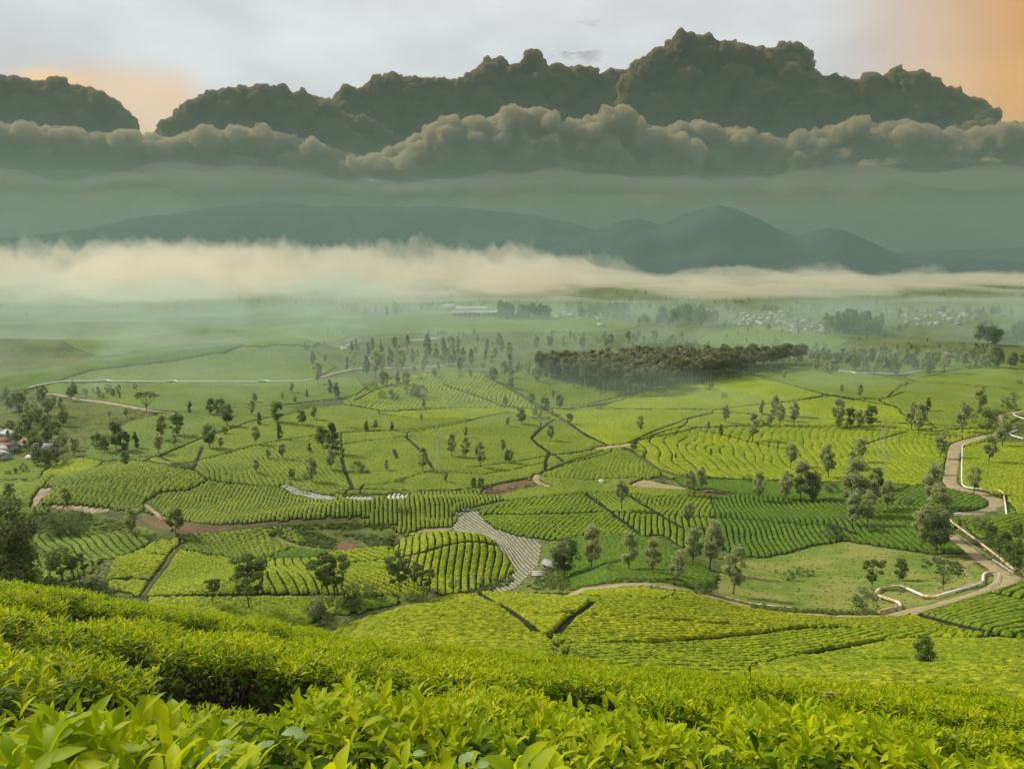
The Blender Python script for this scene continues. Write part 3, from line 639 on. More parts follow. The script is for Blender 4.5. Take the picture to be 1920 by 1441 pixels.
# fields: label, polygon, row line (2 photo points), spacing m, furrow width, open (0..1 how continuous the furrows), tint, split
YG = (.32, .365, .010); LG = (.30, .36, .014); MG = (.20, .275, .018); DG = (.12, .20, .016); CG = (.225, .285, .028); FG = (.19, .26, .04)
FIELDS = [
 ('bright tea slope left of the dark diagonal path on the near hill', [(640,1180),(700,1158),(790,1134),(850,1120),(896,1116),(930,1135),(985,1172),(1015,1200),(1085,1290),(700,1290),(560,1230)], ((760,1150),(900,1146)), 1.6, .24, .55, YG, 0),
 ('wedge of bright tea between the two dark paths on the near hill', [(903,1114),(960,1113),(1050,1118),(1120,1126),(1112,1134),(1073,1160),(1040,1196),(1015,1198),(985,1170),(930,1132)], ((960,1140),(1050,1140)), 1.6, .24, .5, YG, 0),
 ('narrow tea strip along the crest beside the pale road', [(970,1111),(1075,1115),(1150,1109),(1200,1107),(1270,1117),(1235,1127),(1130,1119)], ((1080,1112),(1200,1112)), 1.6, .24, .5, YG, 0),
 ('large bright tea slope below the dusty road', [(1130,1124),(1240,1132),(1280,1114),(1330,1128),(1400,1146),(1500,1160),(1600,1166),(1710,1158),(1780,1178),(1850,1195),(1690,1184),(1580,1177),(1500,1180),(1410,1192),(1280,1205),(1195,1213),(1100,1220),(1045,1212),(1062,1180),(1080,1160),(1115,1136)], ((1250,1160),(1420,1164)), 1.6, .24, .55, YG, 0),
 ('tea slope below the long dark hedge edge', [(1060,1222),(1195,1220),(1280,1214),(1410,1200),(1500,1188),(1625,1186),(1700,1190),(1850,1201),(1760,1199),(1660,1204),(1560,1222),(1505,1236),(1400,1262),(1380,1310),(1100,1300)], ((1300,1225),(1450,1218)), 1.6, .24, .5, LG, 0),
 ('lowest tea slope round the small shrub', [(1400,1266),(1505,1240),(1560,1231),(1660,1211),(1760,1206),(1860,1208),(1985,1212),(1985,1370),(1700,1370),(1400,1330)], ((1500,1262),(1800,1250)), 1.8, .26, .3, LG, 0),
 ('striped tea field at the right edge under the road bend', [(1718,1152),(1760,1138),(1850,1112),(1862,1118),(1920,1133),(1985,1148),(1985,1206),(1865,1194),(1780,1172)], ((1800,1150),(1900,1120)), 2.6, .5, .9, MG, 0),
 ('tea corner in the crook of the road at the right edge', [(1852,1108),(1885,1097),(1905,1082),(1985,1040),(1985,1140),(1920,1126),(1868,1115)], ((1880,1108),(1960,1084)), 2.4, .5, .9, MG, 0),
 ('round tea hill with curved hedge rows beside the pale strip field', [(743,1030),(757,1014),(785,1005),(815,1000.5),(870,999.5),(905,1003),(925,1012),(938,1036),(955,1055),(962,1072),(940,1087),(885,1105),(830,1112),(813,1107),(790,1090),(767,1070),(756,1048)], ((850,1090),(852,1010)), 2.45, .34, 1.2, LG, 1),
 ('lime tea patch with sweeping rows behind the tall umbrella trees', [(495,1058),(520,1050),(593,1050),(625,1062),(642,1080),(642,1116),(483,1116),(490,1090)], ((540,1060),(572,1110)), 2.7, .34, 1.1, LG, 1),
 ('lime tea patch with slanting rows left of the round hill', [(600,1044),(640,1036),(730,1028),(742,1040),(752,1060),(775,1095),(800,1112),(770,1117),(645,1117),(645,1078),(625,1058)], ((640,1062),(740,1092)), 2.3, .34, 1.1, LG, 1),
 ('lime tea field right of the grey climbing path', [(345,1034),(383,1040),(440,1052),(483,1053),(520,1049),(494,1058),(488,1090),(483,1115),(360,1116),(280,1118),(298,1087),(318,1055)], ((350,1080),(450,1086)), 2.2, .35, .5, LG, 0),
 ('lime tea field left of the grey climbing path', [(217,1056),(253,1036),(325,1031),(318,1047),(302,1070),(285,1092),(266,1116),(213,1100),(205,1087)], ((230,1068),(300,1064)), 2.2, .35, .5, LG, 0),
 ('flat tea strip behind the near bushes at lower left', [(282,1122),(483,1120),(640,1120),(645,1135),(580,1165),(560,1200),(400,1200),(300,1160)], ((400,1132),(560,1128)), 2.2, .35, .4, LG, 0),
 ('small mound of tea beside the dark shrubs', [(625,1142),(680,1124),(740,1119),(742,1132),(700,1140),(650,1150)], ((640,1136),(720,1126)), 1.8, .4, .9, MG, 0),
 ('dull green tea slope above the lime fields', [(347,1030),(380,1016),(417,1009),(470,1004),(513,1003),(547,1018),(555,1025),(520,1040),(480,1049),(430,1046),(383,1038)], ((400,1022),(520,1034)), 1.7, .3, .6, CG, 0),
 ('dull green corner under the grass path', [(487,1049),(558,1027),(610,1038),(590,1046),(520,1047)], ((500,1043),(600,1036)), 2., .3, .4, DG, 0),
 ('tea slope at far left with wide diagonal furrows', [(70,1016),(120,1010),(173,1009),(215,1014),(253,1021),(257,1030),(225,1044),(187,1050),(170,1070),(120,1085),(60,1095),(30,1060)], ((85,1040),(125,1085)), 2.6, .5, 1.0, MG, 1),
 ('mottled tea terrace at the left under the village trees', [(82,940),(92,915),(117,898),(167,884),(207,872),(260,873),(283,889),(360,903),(355,917),(310,922),(275,934),(262,948),(232,953),(147,943)], ((215,885),(160,935)), 2.0, .32, .7, CG, 0),
 ('long tea terrace with slanting rows below the plastic strips', [(275,944),(300,927),(367,920),(440,916),(513,917),(567,926),(640,941),(700,938),(780,931),(830,926),(890,928),(940,936),(900,947),(866,955),(853,970),(845,987),(783,985),(750,976),(680,966),(567,966),(467,970),(400,980),(347,974),(310,964)], ((520,962),(548,925)), 1.7, .27, .9, CG, 1),
 ('bright strip of tea over the left terrace', [(88,885),(130,873),(170,871),(168,880),(120,890),(92,895)], ((95,885),(160,876)), 2., .3, .4, LG, 0),
 ('mottled tea patch at the left edge', [(-20,906),(40,900),(60,905),(66,918),(56,945),(30,950),(-20,955)], ((0,920),(50,915)), 2.2, .3, .4, MG, 0),
 ('tea patch behind the left shrubs', [(-20,868),(40,868),(75,880),(60,897),(0,901),(-20,903)], ((0,885),(60,882)), 2.2, .3, .4, MG, 0),
 ('fan shaped tea patch at the top of the central terrace', [(907,952),(960,941),(1030,934),(1097,927),(1120,940),(1140,957),(1057,961),(913,963)], ((985,958),(1010,938)), 2.0, .30, 1.0, MG, 1),
 ('tea wedge with diagonal rows by the lone airy tree', [(1102,926),(1173,926),(1205,944),(1233,963),(1145,957),(1122,940)], ((1130,930),(1178,958)), 2.0, .30, 1.0, MG, 1),
 ('long rounded tea terrace above the pale strip field', [(913,967),(980,969),(1140,964),(1170,984),(1196,1003),(1123,1001),(1037,1010),(973,1002),(935,990),(920,976)], ((1030,1000),(1060,970)), 2.0, .30, 1.0, MG, 1),
 ('tea terrace of upright rows in the middle of the valley', [(1150,964),(1233,969),(1280,973),(1340,976),(1355,1030),(1290,1030),(1240,1000),(1205,1003),(1172,980)], ((1200,998),(1206,970)), 2.05, .32, .9, MG, 1),
 ('tea patch in the corner right of the slanting path', [(1182,930),(1230,936),(1280,934),(1330,930),(1340,969),(1285,967),(1237,962)], ((1250,960),(1275,936)), 2.05, .32, .9, MG, 1),
 ('broad dark green tea field with curved rows under the tree clumps', [(1335,930),(1390,930),(1440,936),(1580,944),(1613,950),(1713,952),(1760,965),(1765,992),(1790,1020),(1800,1037),(1740,1036),(1680,1025),(1580,1012),(1520,1022),(1493,1030),(1427,1045),(1370,1036),(1345,1000),(1343,972)], ((1480,1020),(1430,946)), 1.95, .30, .9, DG, 1),
 ('small tea plot inside the road hairpin', [(1688,918),(1740,914),(1780,918),(1828,928),(1848,940),(1836,953),(1770,951),(1690,942),(1650,935)], ((1720,945),(1760,920)), 2.2, .4, .9, DG, 0),
 ('tea field right of the pipeline in the upper right', [(1818,845),(1880,838),(1985,840),(1985,970),(1920,962),(1892,945),(1885,918),(1850,914),(1816,908),(1812,870)], ((1830,880),(1900,875)), 2.2, .35, .5, LG, 0),
 ('tea terrace above the dark scrub at the right edge', [(1838,972),(1880,970),(1985,975),(1985,1040),(1925,1060),(1895,1030),(1860,1005)], ((1860,990),(1920,975)), 2.2, .5, 1.0, MG, 0),
 ('shaggy green tea slope left of the pale road crest', [(1075,1010),(1120,1005),(1200,1008),(1240,1020),(1290,1050),(1340,1082),(1340,1100),(1280,1098),(1190,1085),(1130,1094),(1075,1104),(1072,1060)], ((1120,1050),(1200,1030)), 2.3, .3, .4, DG, 0),
 ('strip of tea right of the reddish plot below the path', [(1025,898),(1100,903),(1180,902),(1240,905),(1275,915),(1290,930),(1180,924),(1095,923),(960,938),(945,935),(1010,915)], ((1050,915),(1200,914)), 2.2, .3, .3, CG, 0),
 ('strip of scrubby tea along the brown bank', [(1290,899),(1440,905),(1573,908),(1700,914),(1650,930),(1600,940),(1450,930),(1380,925),(1320,915)], ((1320,906),(1500,915)), 2.2, .3, .3, DG, 0),
 # central fields
 ('tea field left of the stepped path in the centre', [(642,816),(700,812),(760,823),(785,845),(812,879),(735,905),(662,915),(645,885)], ((660,900),(760,850)), 2.0, .24, .26, CG, 0),
 ('wide tea field with faint rows in the middle', [(768,822),(850,806),(953,777),(1000,800),(992,822),(1026,850),(1010,868),(960,880),(900,890),(816,880),(790,845)], ((800,850),(960,815)), 2.0, .24, .22, CG, 0),
 ('lower middle tea field above the plastic strips', [(820,885),(900,893),(960,884),(1022,872),(1015,882),(960,898),(900,911),(850,916),(760,917),(680,914),(740,908)], ((740,912),(960,876)), 2.0, .24, .22, CG, 0),
 ('tea triangle between the stepped path and the crossroads', [(1030,800),(1060,792),(1100,820),(1128,838),(1060,852),(1034,848),(1000,823)], ((1020,830),(1100,815)), 2.0, .24, .22, CG, 0),
 ('tea triangle just below the crossroads', [(1036,858),(1120,845),(1140,850),(1080,864),(1028,881)], ((1040,870),(1110,852)), 2.3, .3, .5, CG, 0),
 ('curved tea field under the crossroads', [(1145,851),(1170,848),(1200,862),(1225,882),(1180,893),(1110,899),(1050,896),(1022,890),(1080,868)], ((1080,880),(1190,866)), 2.2, .35, .6, CG, 0),
 ('wide tea field left of the stepped rows', [(398,862),(473,841),(567,824),(636,816),(642,860),(655,915),(600,918),(520,910),(460,905),(390,880)], ((440,870),(460,900)), 2.3, .32, .6, CG, 0),
 ('tea field with the lone dark trees at left centre', [(305,858),(377,827),(473,794),(560,778),(640,770),(700,775),(780,785),(870,788),(780,801),(640,808),(567,816),(473,833),(393,856),(335,863)], ((400,838),(560,800)), 2.2, .26, .25, CG, 0),
 ('pale green tea beyond the diagonal path at left', [(230,858),(300,850),(370,822),(470,788),(540,774),(480,770),(350,778),(260,800),(210,830),(190,855)], ((260,840),(420,795)), 2.6, .3, .3, FG, 0),
 ('tea ridge with ruled rows under the crest trees', [(668,752),(700,735),(760,717),(830,709),(905,708),(960,735),(1005,762),(870,762),(790,765),(735,768)], ((740,752),(775,715)), 3.2, .55, 1.1, LG, 0),
 ('ruled tea slope right of the brown ridge track', [(925,708),(985,705),(1040,712),(1110,735),(1160,745),(1060,760),(1020,758),(970,732)], ((960,712),(1040,750)), 3.2, .5, 1.0, CG, 0),
 ('yellow green tea under the ridge', [(650,776),(740,776),(870,769),(1000,769),(1030,776),(950,771),(860,785),(780,785)], ((680,780),(900,774)), 2.4, .26, .12, LG, 0),
 ('long strip of tea right of the brown track', [(1045,775),(1160,771),(1280,771),(1330,774),(1280,785),(1235,800),(1188,822),(1150,832),(1105,815),(1065,790)], ((1100,790),(1250,780)), 2.4, .26, .12, LG, 0),
 ('yellow green tea band below the forest', [(1160,764),(1200,745),(1280,726),(1400,706),(1530,740),(1470,752),(1330,766),(1200,766)], ((1200,755),(1400,725)), 2.4, .26, .12, LG, 0),
 ('tea slope under the tree line right of the forest', [(1412,700),(1470,690),(1560,693),(1690,722),(1660,745),(1600,746),(1540,735)], ((1450,705),(1600,730)), 2.4, .26, .12, CG, 0),
 ('bright tea band with scattered trees in the upper right', [(1340,775),(1420,762),(1475,758),(1567,745),(1680,766),(1690,780),(1740,794),(1650,790),(1563,784),(1493,780),(1423,774)], ((1400,770),(1600,768)), 2.4, .26, .12, LG, 0),
 ('tea field at the upper right edge', [(1690,726),(1747,721),(1830,728),(1985,742),(1985,765),(1890,770),(1860,785),(1850,800),(1760,795),(1700,780),(1680,762),(1665,748)], ((1700,750),(1900,750)), 2.4, .26, .12, CG, 0),
 ('far right tea slope above the long dark path', [(1730,710),(1780,700),(1840,690),(1985,688),(1985,738),(1830,720),(1750,715)], ((1750,708),(1900,715)), 2.4, .26, .12, CG, 0),
 ('narrow tea strip between the two long paths at right', [(1300,788),(1340,777),(1420,781),(1560,790),(1740,800),(1690,803),(1640,797),(1520,796),(1400,796),(1310,799)], ((1350,790),(1600,795)), 2.4, .3, .3, LG, 0),
 ('great yellow green tea field left of the broad road', [(1195,832),(1280,814),(1310,806),(1400,803),(1520,803),(1640,804),(1700,810),(1800,812),(1850,808),(1795,830),(1782,836),(1777,880),(1772,908),(1660,905),(1573,901),(1440,898),(1310,893),(1268,889),(1235,874),(1205,853)], ((1300,860),(1600,850)), 1.6, .24, .5, LG, 0),
 ('green hill of tea beyond the forest', [(1330,640),(1380,622),(1430,614),(1500,622),(1560,640),(1500,655),(1400,655)], ((1350,640),(1480,630)), 5, .4, .3, FG, 0),
 ('long tea ridge behind the far white pipeline', [(120,714),(180,696),(250,688),(320,680),(400,668),(470,664),(560,658),(600,690),(560,712),(400,714),(250,714)], ((200,705),(400,690)), 5, .4, .15, FG, 0),
 ('hazy tea slope at the far left under the mist', [(-30,716),(60,700),(150,686),(260,668),(340,652),(430,645),(420,656),(330,674),(240,684),(170,692),(110,712),(40,722)], ((0,705),(200,680)), 5, .4, .15, DG, 0),
 ('far rise of tea in front of the misty factory', [(640,622),(700,606),(780,597),(900,592),(1000,597),(1100,602),(1180,607),(1080,616),(900,618),(760,622)], ((700,612),(1000,606)), 6, .4, .1, FG, 0),
 ('misty tea flat left of the tall pylon', [(150,640),(300,628),(480,618),(620,612),(640,625),(560,640),(420,642),(300,648),(200,660)], ((300,640),(500,625)), 6, .4, .1, FG, 0),
 ('green flat between the long pipe and the left lane', [(110,722),(300,722),(480,722),(560,722),(640,712),(660,735),(560,748),(450,760),(330,770),(230,750),(120,735)], ((200,735),(450,735)), 4, .4, .12, FG, 0),
 ('far tea slope behind the small white pipe', [(1560,690),(1600,680),(1750,680),(1840,682),(1760,692),(1700,696)], ((1600,688),(1750,684)), 4, .4, .3, FG, 0),
]
SOILS = [
 ('bare_soil', 'reddish bare plot dotted with dark bushes under the path', [(900,930),(905,918),(935,908),(985,900),(1008,905),(1012,912),(975,918),(945,930)], 'soil', .12),
 ('bare_soil', 'brown plot among the scrub left of the round hill', [(628,1030),(627,1014),(675,1018),(672,1028),(650,1033)], 'soil', .12),
 ('bare_soil', 'brown earth strip under the tree clumps right of centre', [(1300,920),(1330,917),(1385,927),(1350,931),(1310,926)], 'soil', .12),
 ('bare_soil', 'tan earth patch by the pale tree right of centre', [(1180,910),(1205,898),(1240,905),(1290,915),(1280,919),(1220,916)], 'gravel_road', .12),
 ('stream_bank', 'brown eroded bank curving under the long terrace', [(80,946),(140,950),(210,957),(262,963),(305,968),(350,978),(400,984),(460,982),(560,974),(640,970),(690,971),(700,978),(640,978),(560,985),(460,993),(400,999),(330,1000),(280,992),(230,975),(160,963),(85,952)], 'bank', .10),
 ('bare_soil', 'red earth scar in the brown bank', [(270,962),(310,972),(350,983),(400,992),(450,986),(440,990),(400,998),(330,996),(290,985),(268,972)], 'soil', .16),
 ('bare_soil', 'pale earth strip at the head of the brown bank', [(82,946),(133,947),(205,953),(215,958),(180,964),(130,958),(84,950)], 'sand', .16),
 ('bare_soil', 'sandy wash between hedges at far left', [(58,950),(62,932),(76,916),(96,912),(92,925),(80,935),(72,950)], 'sand', .12),
 ('bare_soil', 'tan slope beside the head of the round hill', [(760,1003),(790,992),(850,988),(840,996),(800,999)], 'gravel_road', .10),
 ('meadow', 'rough grass meadow enclosed by the bent pipeline', [(1345,1100),(1352,1060),(1390,1048),(1450,1046),(1520,1028),(1585,1015),(1680,1030),(1740,1040),(1800,1045),(1825,1055),(1850,1070),(1865,1085),(1840,1103),(1790,1120),(1720,1137),(1650,1150),(1560,1148),(1460,1140),(1390,1130),(1350,1118)], 'meadow', .10),
 ('grass_verge', 'grass verge between hairpin road and pipeline', [(1776,965),(1840,963),(1880,945),(1880,925),(1905,960),(1870,972),(1830,975),(1800,972)], 'grass_verge', .10),
 ('grass_verge', 'grass strip between the sloping road and the pipeline', [(1766,985),(1780,990),(1900,1075),(1905,1082),(1890,1082),(1800,1015)], 'grass_verge', .10),
 ('grass_bank', 'grassy bank at the left end of the meadow beside the road', [(1200,1090),(1280,1092),(1350,1118),(1330,1119),(1280,1106),(1230,1098)], 'meadow', .10),
 ('grass_bank', 'bright grass strip beside the pale strip field', [(1017,1022),(1030,1018),(1032,1040),(1025,1062),(1013,1078),(1008,1070),(1016,1045)], 'grass_verge', .12),
 ('vegetable_plot', 'green vegetable plot above the round hill', [(640,990),(700,985),(745,985),(735,1002),(690,1005),(645,1008)], 'grass_verge', .10),
]
MULCH = [('vegetable_field', 'pale plastic covered vegetable beds winding round the tea hill', [(860,970),(872,960),(895,958),(905,972),(925,990),(960,1003),(1010,1012),(1016,1030),(1010,1060),(990,1082),(965,1106),(930,1112),(900,1108),(940,1090),(965,1072),(958,1052),(942,1035),(928,1015),(900,1002),(855,998),(848,990)], ((880,965),(960,1030)), 1.35),
 ('vegetable_field', 'white plastic beds beside the hedge left of centre', [(526,910),(545,909),(560,918),(600,927),(630,932),(625,938),(590,936),(550,926),(528,917)], ((560,930),(590,924)), 1.9),
 ('vegetable_field', 'fan of white plastic beds in the hollow', [(722,936),(727,928),(745,924),(765,927),(770,932),(750,937)], ((725,936),(742,926)), 1.9),
 ('vegetable_field', 'small row of white plastic beds between the other two', [(645,934),(655,931),(700,932),(700,938),(660,938)], ((650,937),(662,931)), 1.9)]

cx = (GX[:-1, :-1] + GX[1:, 1:]) / 2; cy = (GY[:-1, :-1] + GY[1:, 1:]) / 2
CXF, CYF = cx.ravel(), cy.ravel(); FID = np.full(CXF.shape, -1, np.int32)
def inside(poly, x, y):
    r = np.zeros(x.shape, bool); n = len(poly)
    for i in range(n):
        x0, y0 = poly[i]; x1, y1 = poly[(i + 1) % n]
        if y0 == y1: continue
        c = (y0 > y) != (y1 > y)
        r ^= c & (x < (x1 - x0) * (y - y0) / (y1 - y0) + x0)
    return r
def claim(poly_px, k):
    P = world_line(poly_px, 8, True)[:, :2]
    m = np.nonzero((CXF > P[:, 0].min()) & (CXF < P[:, 0].max()) & (CYF > P[:, 1].min()) & (CYF < P[:, 1].max()) & (FID < 0))[0]
    jx = CXF[m] + vnoise(CXF[m] / 2.5, CYF[m] / 2.5, 71) * 1.2; jy = CYF[m] + vnoise(CXF[m] / 2.5, CYF[m] / 2.5, 72) * 1.2
    FID[m[inside(P, jx, jy)]] = k
    return P
def line_dist(lines, x, y, cap=8.0):
    """distance of every point to a set of polylines"""
    d = np.full(x.shape, cap)
    for L, wd in lines:
        for i in range(len(L) - 1):
            a = L[i]; b = L[i + 1]; x0, x1 = sorted((a[0], b[0])); y0, y1 = sorted((a[1], b[1]))
            m = np.nonzero((x > x0 - 4) & (x < x1 + 4) & (y > y0 - 4) & (y < y1 + 4))[0]
            if len(m) == 0: continue
            ux, uy = b[0] - a[0], b[1] - a[1]; q = ux * ux + uy * uy + 1e-9
            t = np.clip(((x[m] - a[0]) * ux + (y[m] - a[1]) * uy) / q, 0, 1)
            e = np.hypot(x[m] - a[0] - t * ux, y[m] - a[1] - t * uy) - wd / 2
            d[m] = np.minimum(d[m], e)
    return d
def safe_line(pts, step=10):
    """world polyline, split where it jumps over a crest"""
    L = world_line(pts, step); out = []; cur = [L[0]]
    for p, q in zip(L[:-1], L[1:]):
        d0, d1 = np.hypot(*p[:2]), np.hypot(*q[:2])
        if abs(d1 - d0) > .16 * min(d0, d1) + 3: out.append(np.array(cur)); cur = [q]
        else: cur.append(q)
    out.append(np.array(cur)); return [o for o in out if len(o) > 1]
road_lines = [(L, wd + 1.0) for (_, _, pts, wd, _) in ROADS for L in safe_line(pts)]
path_lines = []
for i, p in enumerate(PATHS):
    for L in safe_line(p):
        dm = np.hypot(L[:, 0], L[:, 1]).mean(); path_lines.append((L, {32: 1.1}.get(i, 1.1 if 28 < i < 36 else 1.8) if dm < 150 else PATHW.get(i, .85 + dm * .0014)))
FX, FY = GX.ravel(), GY.ravel()
PD = line_dist(path_lines, FX, FY); RD = line_dist(road_lines, FX, FY)
for k, s in enumerate(SOILS):
    if s[0] in ('bare_soil',) or True: pass
base_id = 1000
for k, f in enumerate(MULCH): claim(f[2], 500 + k)
order = sorted(range(len(SOILS)), key=lambda k: SOILS[k][3] in ('bank', 'meadow'))
for k in order: claim(SOILS[k][2], base_id + k)
for k, f in enumerate(FIELDS): claim(f[1], k)
FG2 = FID.reshape(ND - 1, NA - 1)
isf = lambda a: (a >= 0) & (a < 500)
for it in range(13):                                   # neighbouring fields meet at their paths
    g0 = FG2.copy(); free = g0 < 0
    rowok = (DD[:-1] > (265 if it > 2 else 0))[:, None]
    for ax, sh in ((1, 1), (1, -1), (0, 1), (0, -1)):
        if ax == 0 and it % 2: continue
        r_ = np.roll(g0, sh, ax); m_ = free & isf(r_) & rowok & (FG2 < 0)
        FG2[m_] = r_[m_]
FID = FG2.ravel()
pad = np.pad(FG2, 1, mode='edge')
interior = (pad[:-1, :-1] == pad[1:, 1:]) & (pad[1:, :-1] == pad[:-1, 1:]) & (pad[:-1, :-1] == pad[1:, :-1])
interior = interior.ravel()
VI = np.arange(ND * NA).reshape(ND, NA)
CQ = np.stack([VI[:-1, :-1], VI[:-1, 1:], VI[1:, 1:], VI[1:, :-1]], -1).reshape(-1, 4)
GZF = GZ.ravel()
def sub_mesh(name, cells, zv, mt, hh=None, smooth=True):
    q = CQ[cells]; u, inv = np.unique(q, return_inverse=True)
    V = np.stack([FX[u], FY[u], zv[u]], 1)
    return mesh_np(name, V, inv.reshape(-1, 4), mt, {'hedge': hh[u]} if hh is not None else None, smooth)
ZV = GZF.copy(); HH = np.zeros_like(ZV)
canopy = 1 + (vnoise(FX / 1.1, FY / 1.1, 21) * .16 + vnoise(FX / .45, FY / .45, 22) * .34 + vnoise(FX / 4, FY / 4, 23) * .2)
def dirn(seg):
    a = hit(*seg[0]); b = hit(*seg[1]); t = b[:2] - a[:2]; t /= np.linalg.norm(t); return t, np.array([-t[1], t[0]]), a
for k, (label, poly, seg, spc, fw, opn, tint, split) in enumerate(FIELDS):
    cells = np.nonzero(FID == k)[0]
    if len(cells) < 4: print('EMPTY FIELD', k, label); continue
    t, nn, o0 = dirn(seg)
    u_ = np.unique(CQ[cells]); x = FX[u_]; y = FY[u_]
    wob = fbm(x / 26, y / 26, 40 + k, 2) * spc * 1.5
    rowc = ((x - o0[0]) * nn[0] + (y - o0[1]) * nn[1] + wob) / spc
    fr = np.abs(rowc - np.round(rowc)) * spc                     # distance to the furrow centre
    gate = vnoise(x / 3.0, y / 3.0, 60 + k) + opn - .35          # furrows partly grown shut
    wdt = fw * .85 * np.clip(.5 + gate, .0, 1.25)
    d_ = np.hypot(x, y); pxm = d_ * .00145                       # metres per grid step across
    fade = np.clip(1.2 * spc / (pxm * 3.2), 0, 1)
    prof = sstep(fr, wdt * .5, wdt * .5 + .17); prof = 1 - (1 - prof) * np.where(wdt > .06, 1, 0) * (.45 + .55 * np.clip(fade, 0, 1)) * min(1, max(.12, opn * 1.5))
    # cross breaks between bushes of a row
    along = ((x - o0[0]) * t[0] + (y - o0[1]) * t[1]); ri = np.round(rowc - .5)
    br = (_h(np.floor(along / 1.6 + ri * .37), ri, 5) > .86) & (np.abs((along / 1.6 + ri * .37) % 1 - .5) > .38)
    prof = np.where(br, prof * .55, prof)
    prof = prof * sstep(PD[u_], -.25, .35 + .0008 * d_) * sstep(RD[u_], -.2, .5)
    e = interior[u_]
    prof = prof * np.where(e, 1, 0.0)
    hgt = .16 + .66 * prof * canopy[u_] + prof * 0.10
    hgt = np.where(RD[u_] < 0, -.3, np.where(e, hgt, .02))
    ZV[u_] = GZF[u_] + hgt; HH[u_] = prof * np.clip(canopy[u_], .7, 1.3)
    if split:
        cc = CQ[cells]; rc = np.full(FX.shape, 0.0); rc[u_] = rowc
        rid = np.floor(rc[cc].mean(1)).astype(int)
        c0_ = cells[len(cells) // 2]; root = empty('tea_field', (float(CXF[c0_]), float(CYF[c0_]), float(GZF[CQ[c0_, 0]])))
        L0 = np.array(root.location)
        for r_ in np.unique(rid):
            sel = cells[rid == r_]
            if len(sel) < 6: 
                continue
            me = sub_mesh('tea_hedge', sel, ZV, MATS['tea'], HH)
            co = np.empty(len(me.vertices) * 3, np.float32); me.vertices.foreach_get('co', co); co = co.reshape(-1, 3) - L0.astype(np.float32); me.vertices.foreach_set('co', co.ravel())
            h = obj('tea_hedge', me, root); h.color = (*tint, 1)
        tag(root, label, 'tea field', 'tea fields of the valley', 'thing')
    else:
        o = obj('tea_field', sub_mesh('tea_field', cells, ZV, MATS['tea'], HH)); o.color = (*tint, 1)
        tag(o, label, 'tea field', 'tea fields of the valley', 'thing')
for k, (nm, label, poly, mt, lift) in enumerate(SOILS):
    cells = np.nonzero(FID == base_id + k)[0]
    if len(cells) < 4: print('EMPTY SOIL', label); continue
    z = GZF + lift + .12 * vnoise(FX / 1.3, FY / 1.3, 90) * (lift > .05); z = np.where(interior, z, GZF - .05)
    o = obj(nm, sub_mesh(nm, cells, z, MATS[mt])); o['label'] = label; o['kind'] = 'structure'
# plastic covered beds: every bed a part
for k, (nm, label, poly, seg, spc) in enumerate(MULCH):
    cells = np.nonzero(FID == 500 + k)[0]
    if len(cells) < 4: print('EMPTY MULCH', label); continue
    c0_ = cells[len(cells) // 2]; root = empty(nm, (float(CXF[c0_]), float(CYF[c0_]), float(GZF[CQ[c0_, 0]]))); tag(root, label, 'vegetable field', None, 'thing')
    L0 = np.array(root.location)
    o = obj('bed_soil', sub_mesh('bed_soil', cells, GZF + .08, MATS['mulch_soil']), root); o.location = -L0
    P = world_line(poly, 8, True)[:, :2]; t, nn, o0 = dirn(seg)
    s_ = (P - o0[:2]) @ nn; tt = (P - o0[:2]) @ t
    for r_ in range(int(s_.min() / spc), int(s_.max() / spc) + 1):
        al = np.arange(tt.min(), tt.max(), .8)
        bend = 2.5 * np.sin(al / 17.0 + .4)
        px_ = o0[0] + nn[0] * (r_ * spc + bend) + t[0] * al; py_ = o0[1] + nn[1] * (r_ * spc + bend) + t[1] * al
        ins = inside(P, px_, py_); runs = []; cur = []
        for i_, b_ in enumerate(ins):
            if b_: cur.append(i_)
            elif cur: runs.append(cur); cur = []
        if cur: runs.append(cur)
        for run in runs:
            if len(run) < 3: continue
            L = np.stack([px_[run], py_[run]], 1); zz = terrain(L[:, 0], L[:, 1]); V = []; prof = [(-.36, .02), (-.3, .2), (0, .26), (.3, .2), (.36, .02)]
            for (qx, qy), qz in zip(L, zz):
                wv = 1 + .25 * (random.random() - .5)
                for s0, hz in prof: V.append((qx + nn[0] * s0 * wv - L0[0], qy + nn[1] * s0 * wv - L0[1], qz + .08 + hz + random.uniform(-.04, .04) - L0[2]))
            Fq = [[i * 5 + j, i * 5 + j + 1, i * 5 + j + 6, i * 5 + j + 5] for i in range(len(L) - 1) for j in range(4)]
            obj('bed', mesh_np('bed', V, Fq, MATS['white_film' if k else 'mulch_film']), root)
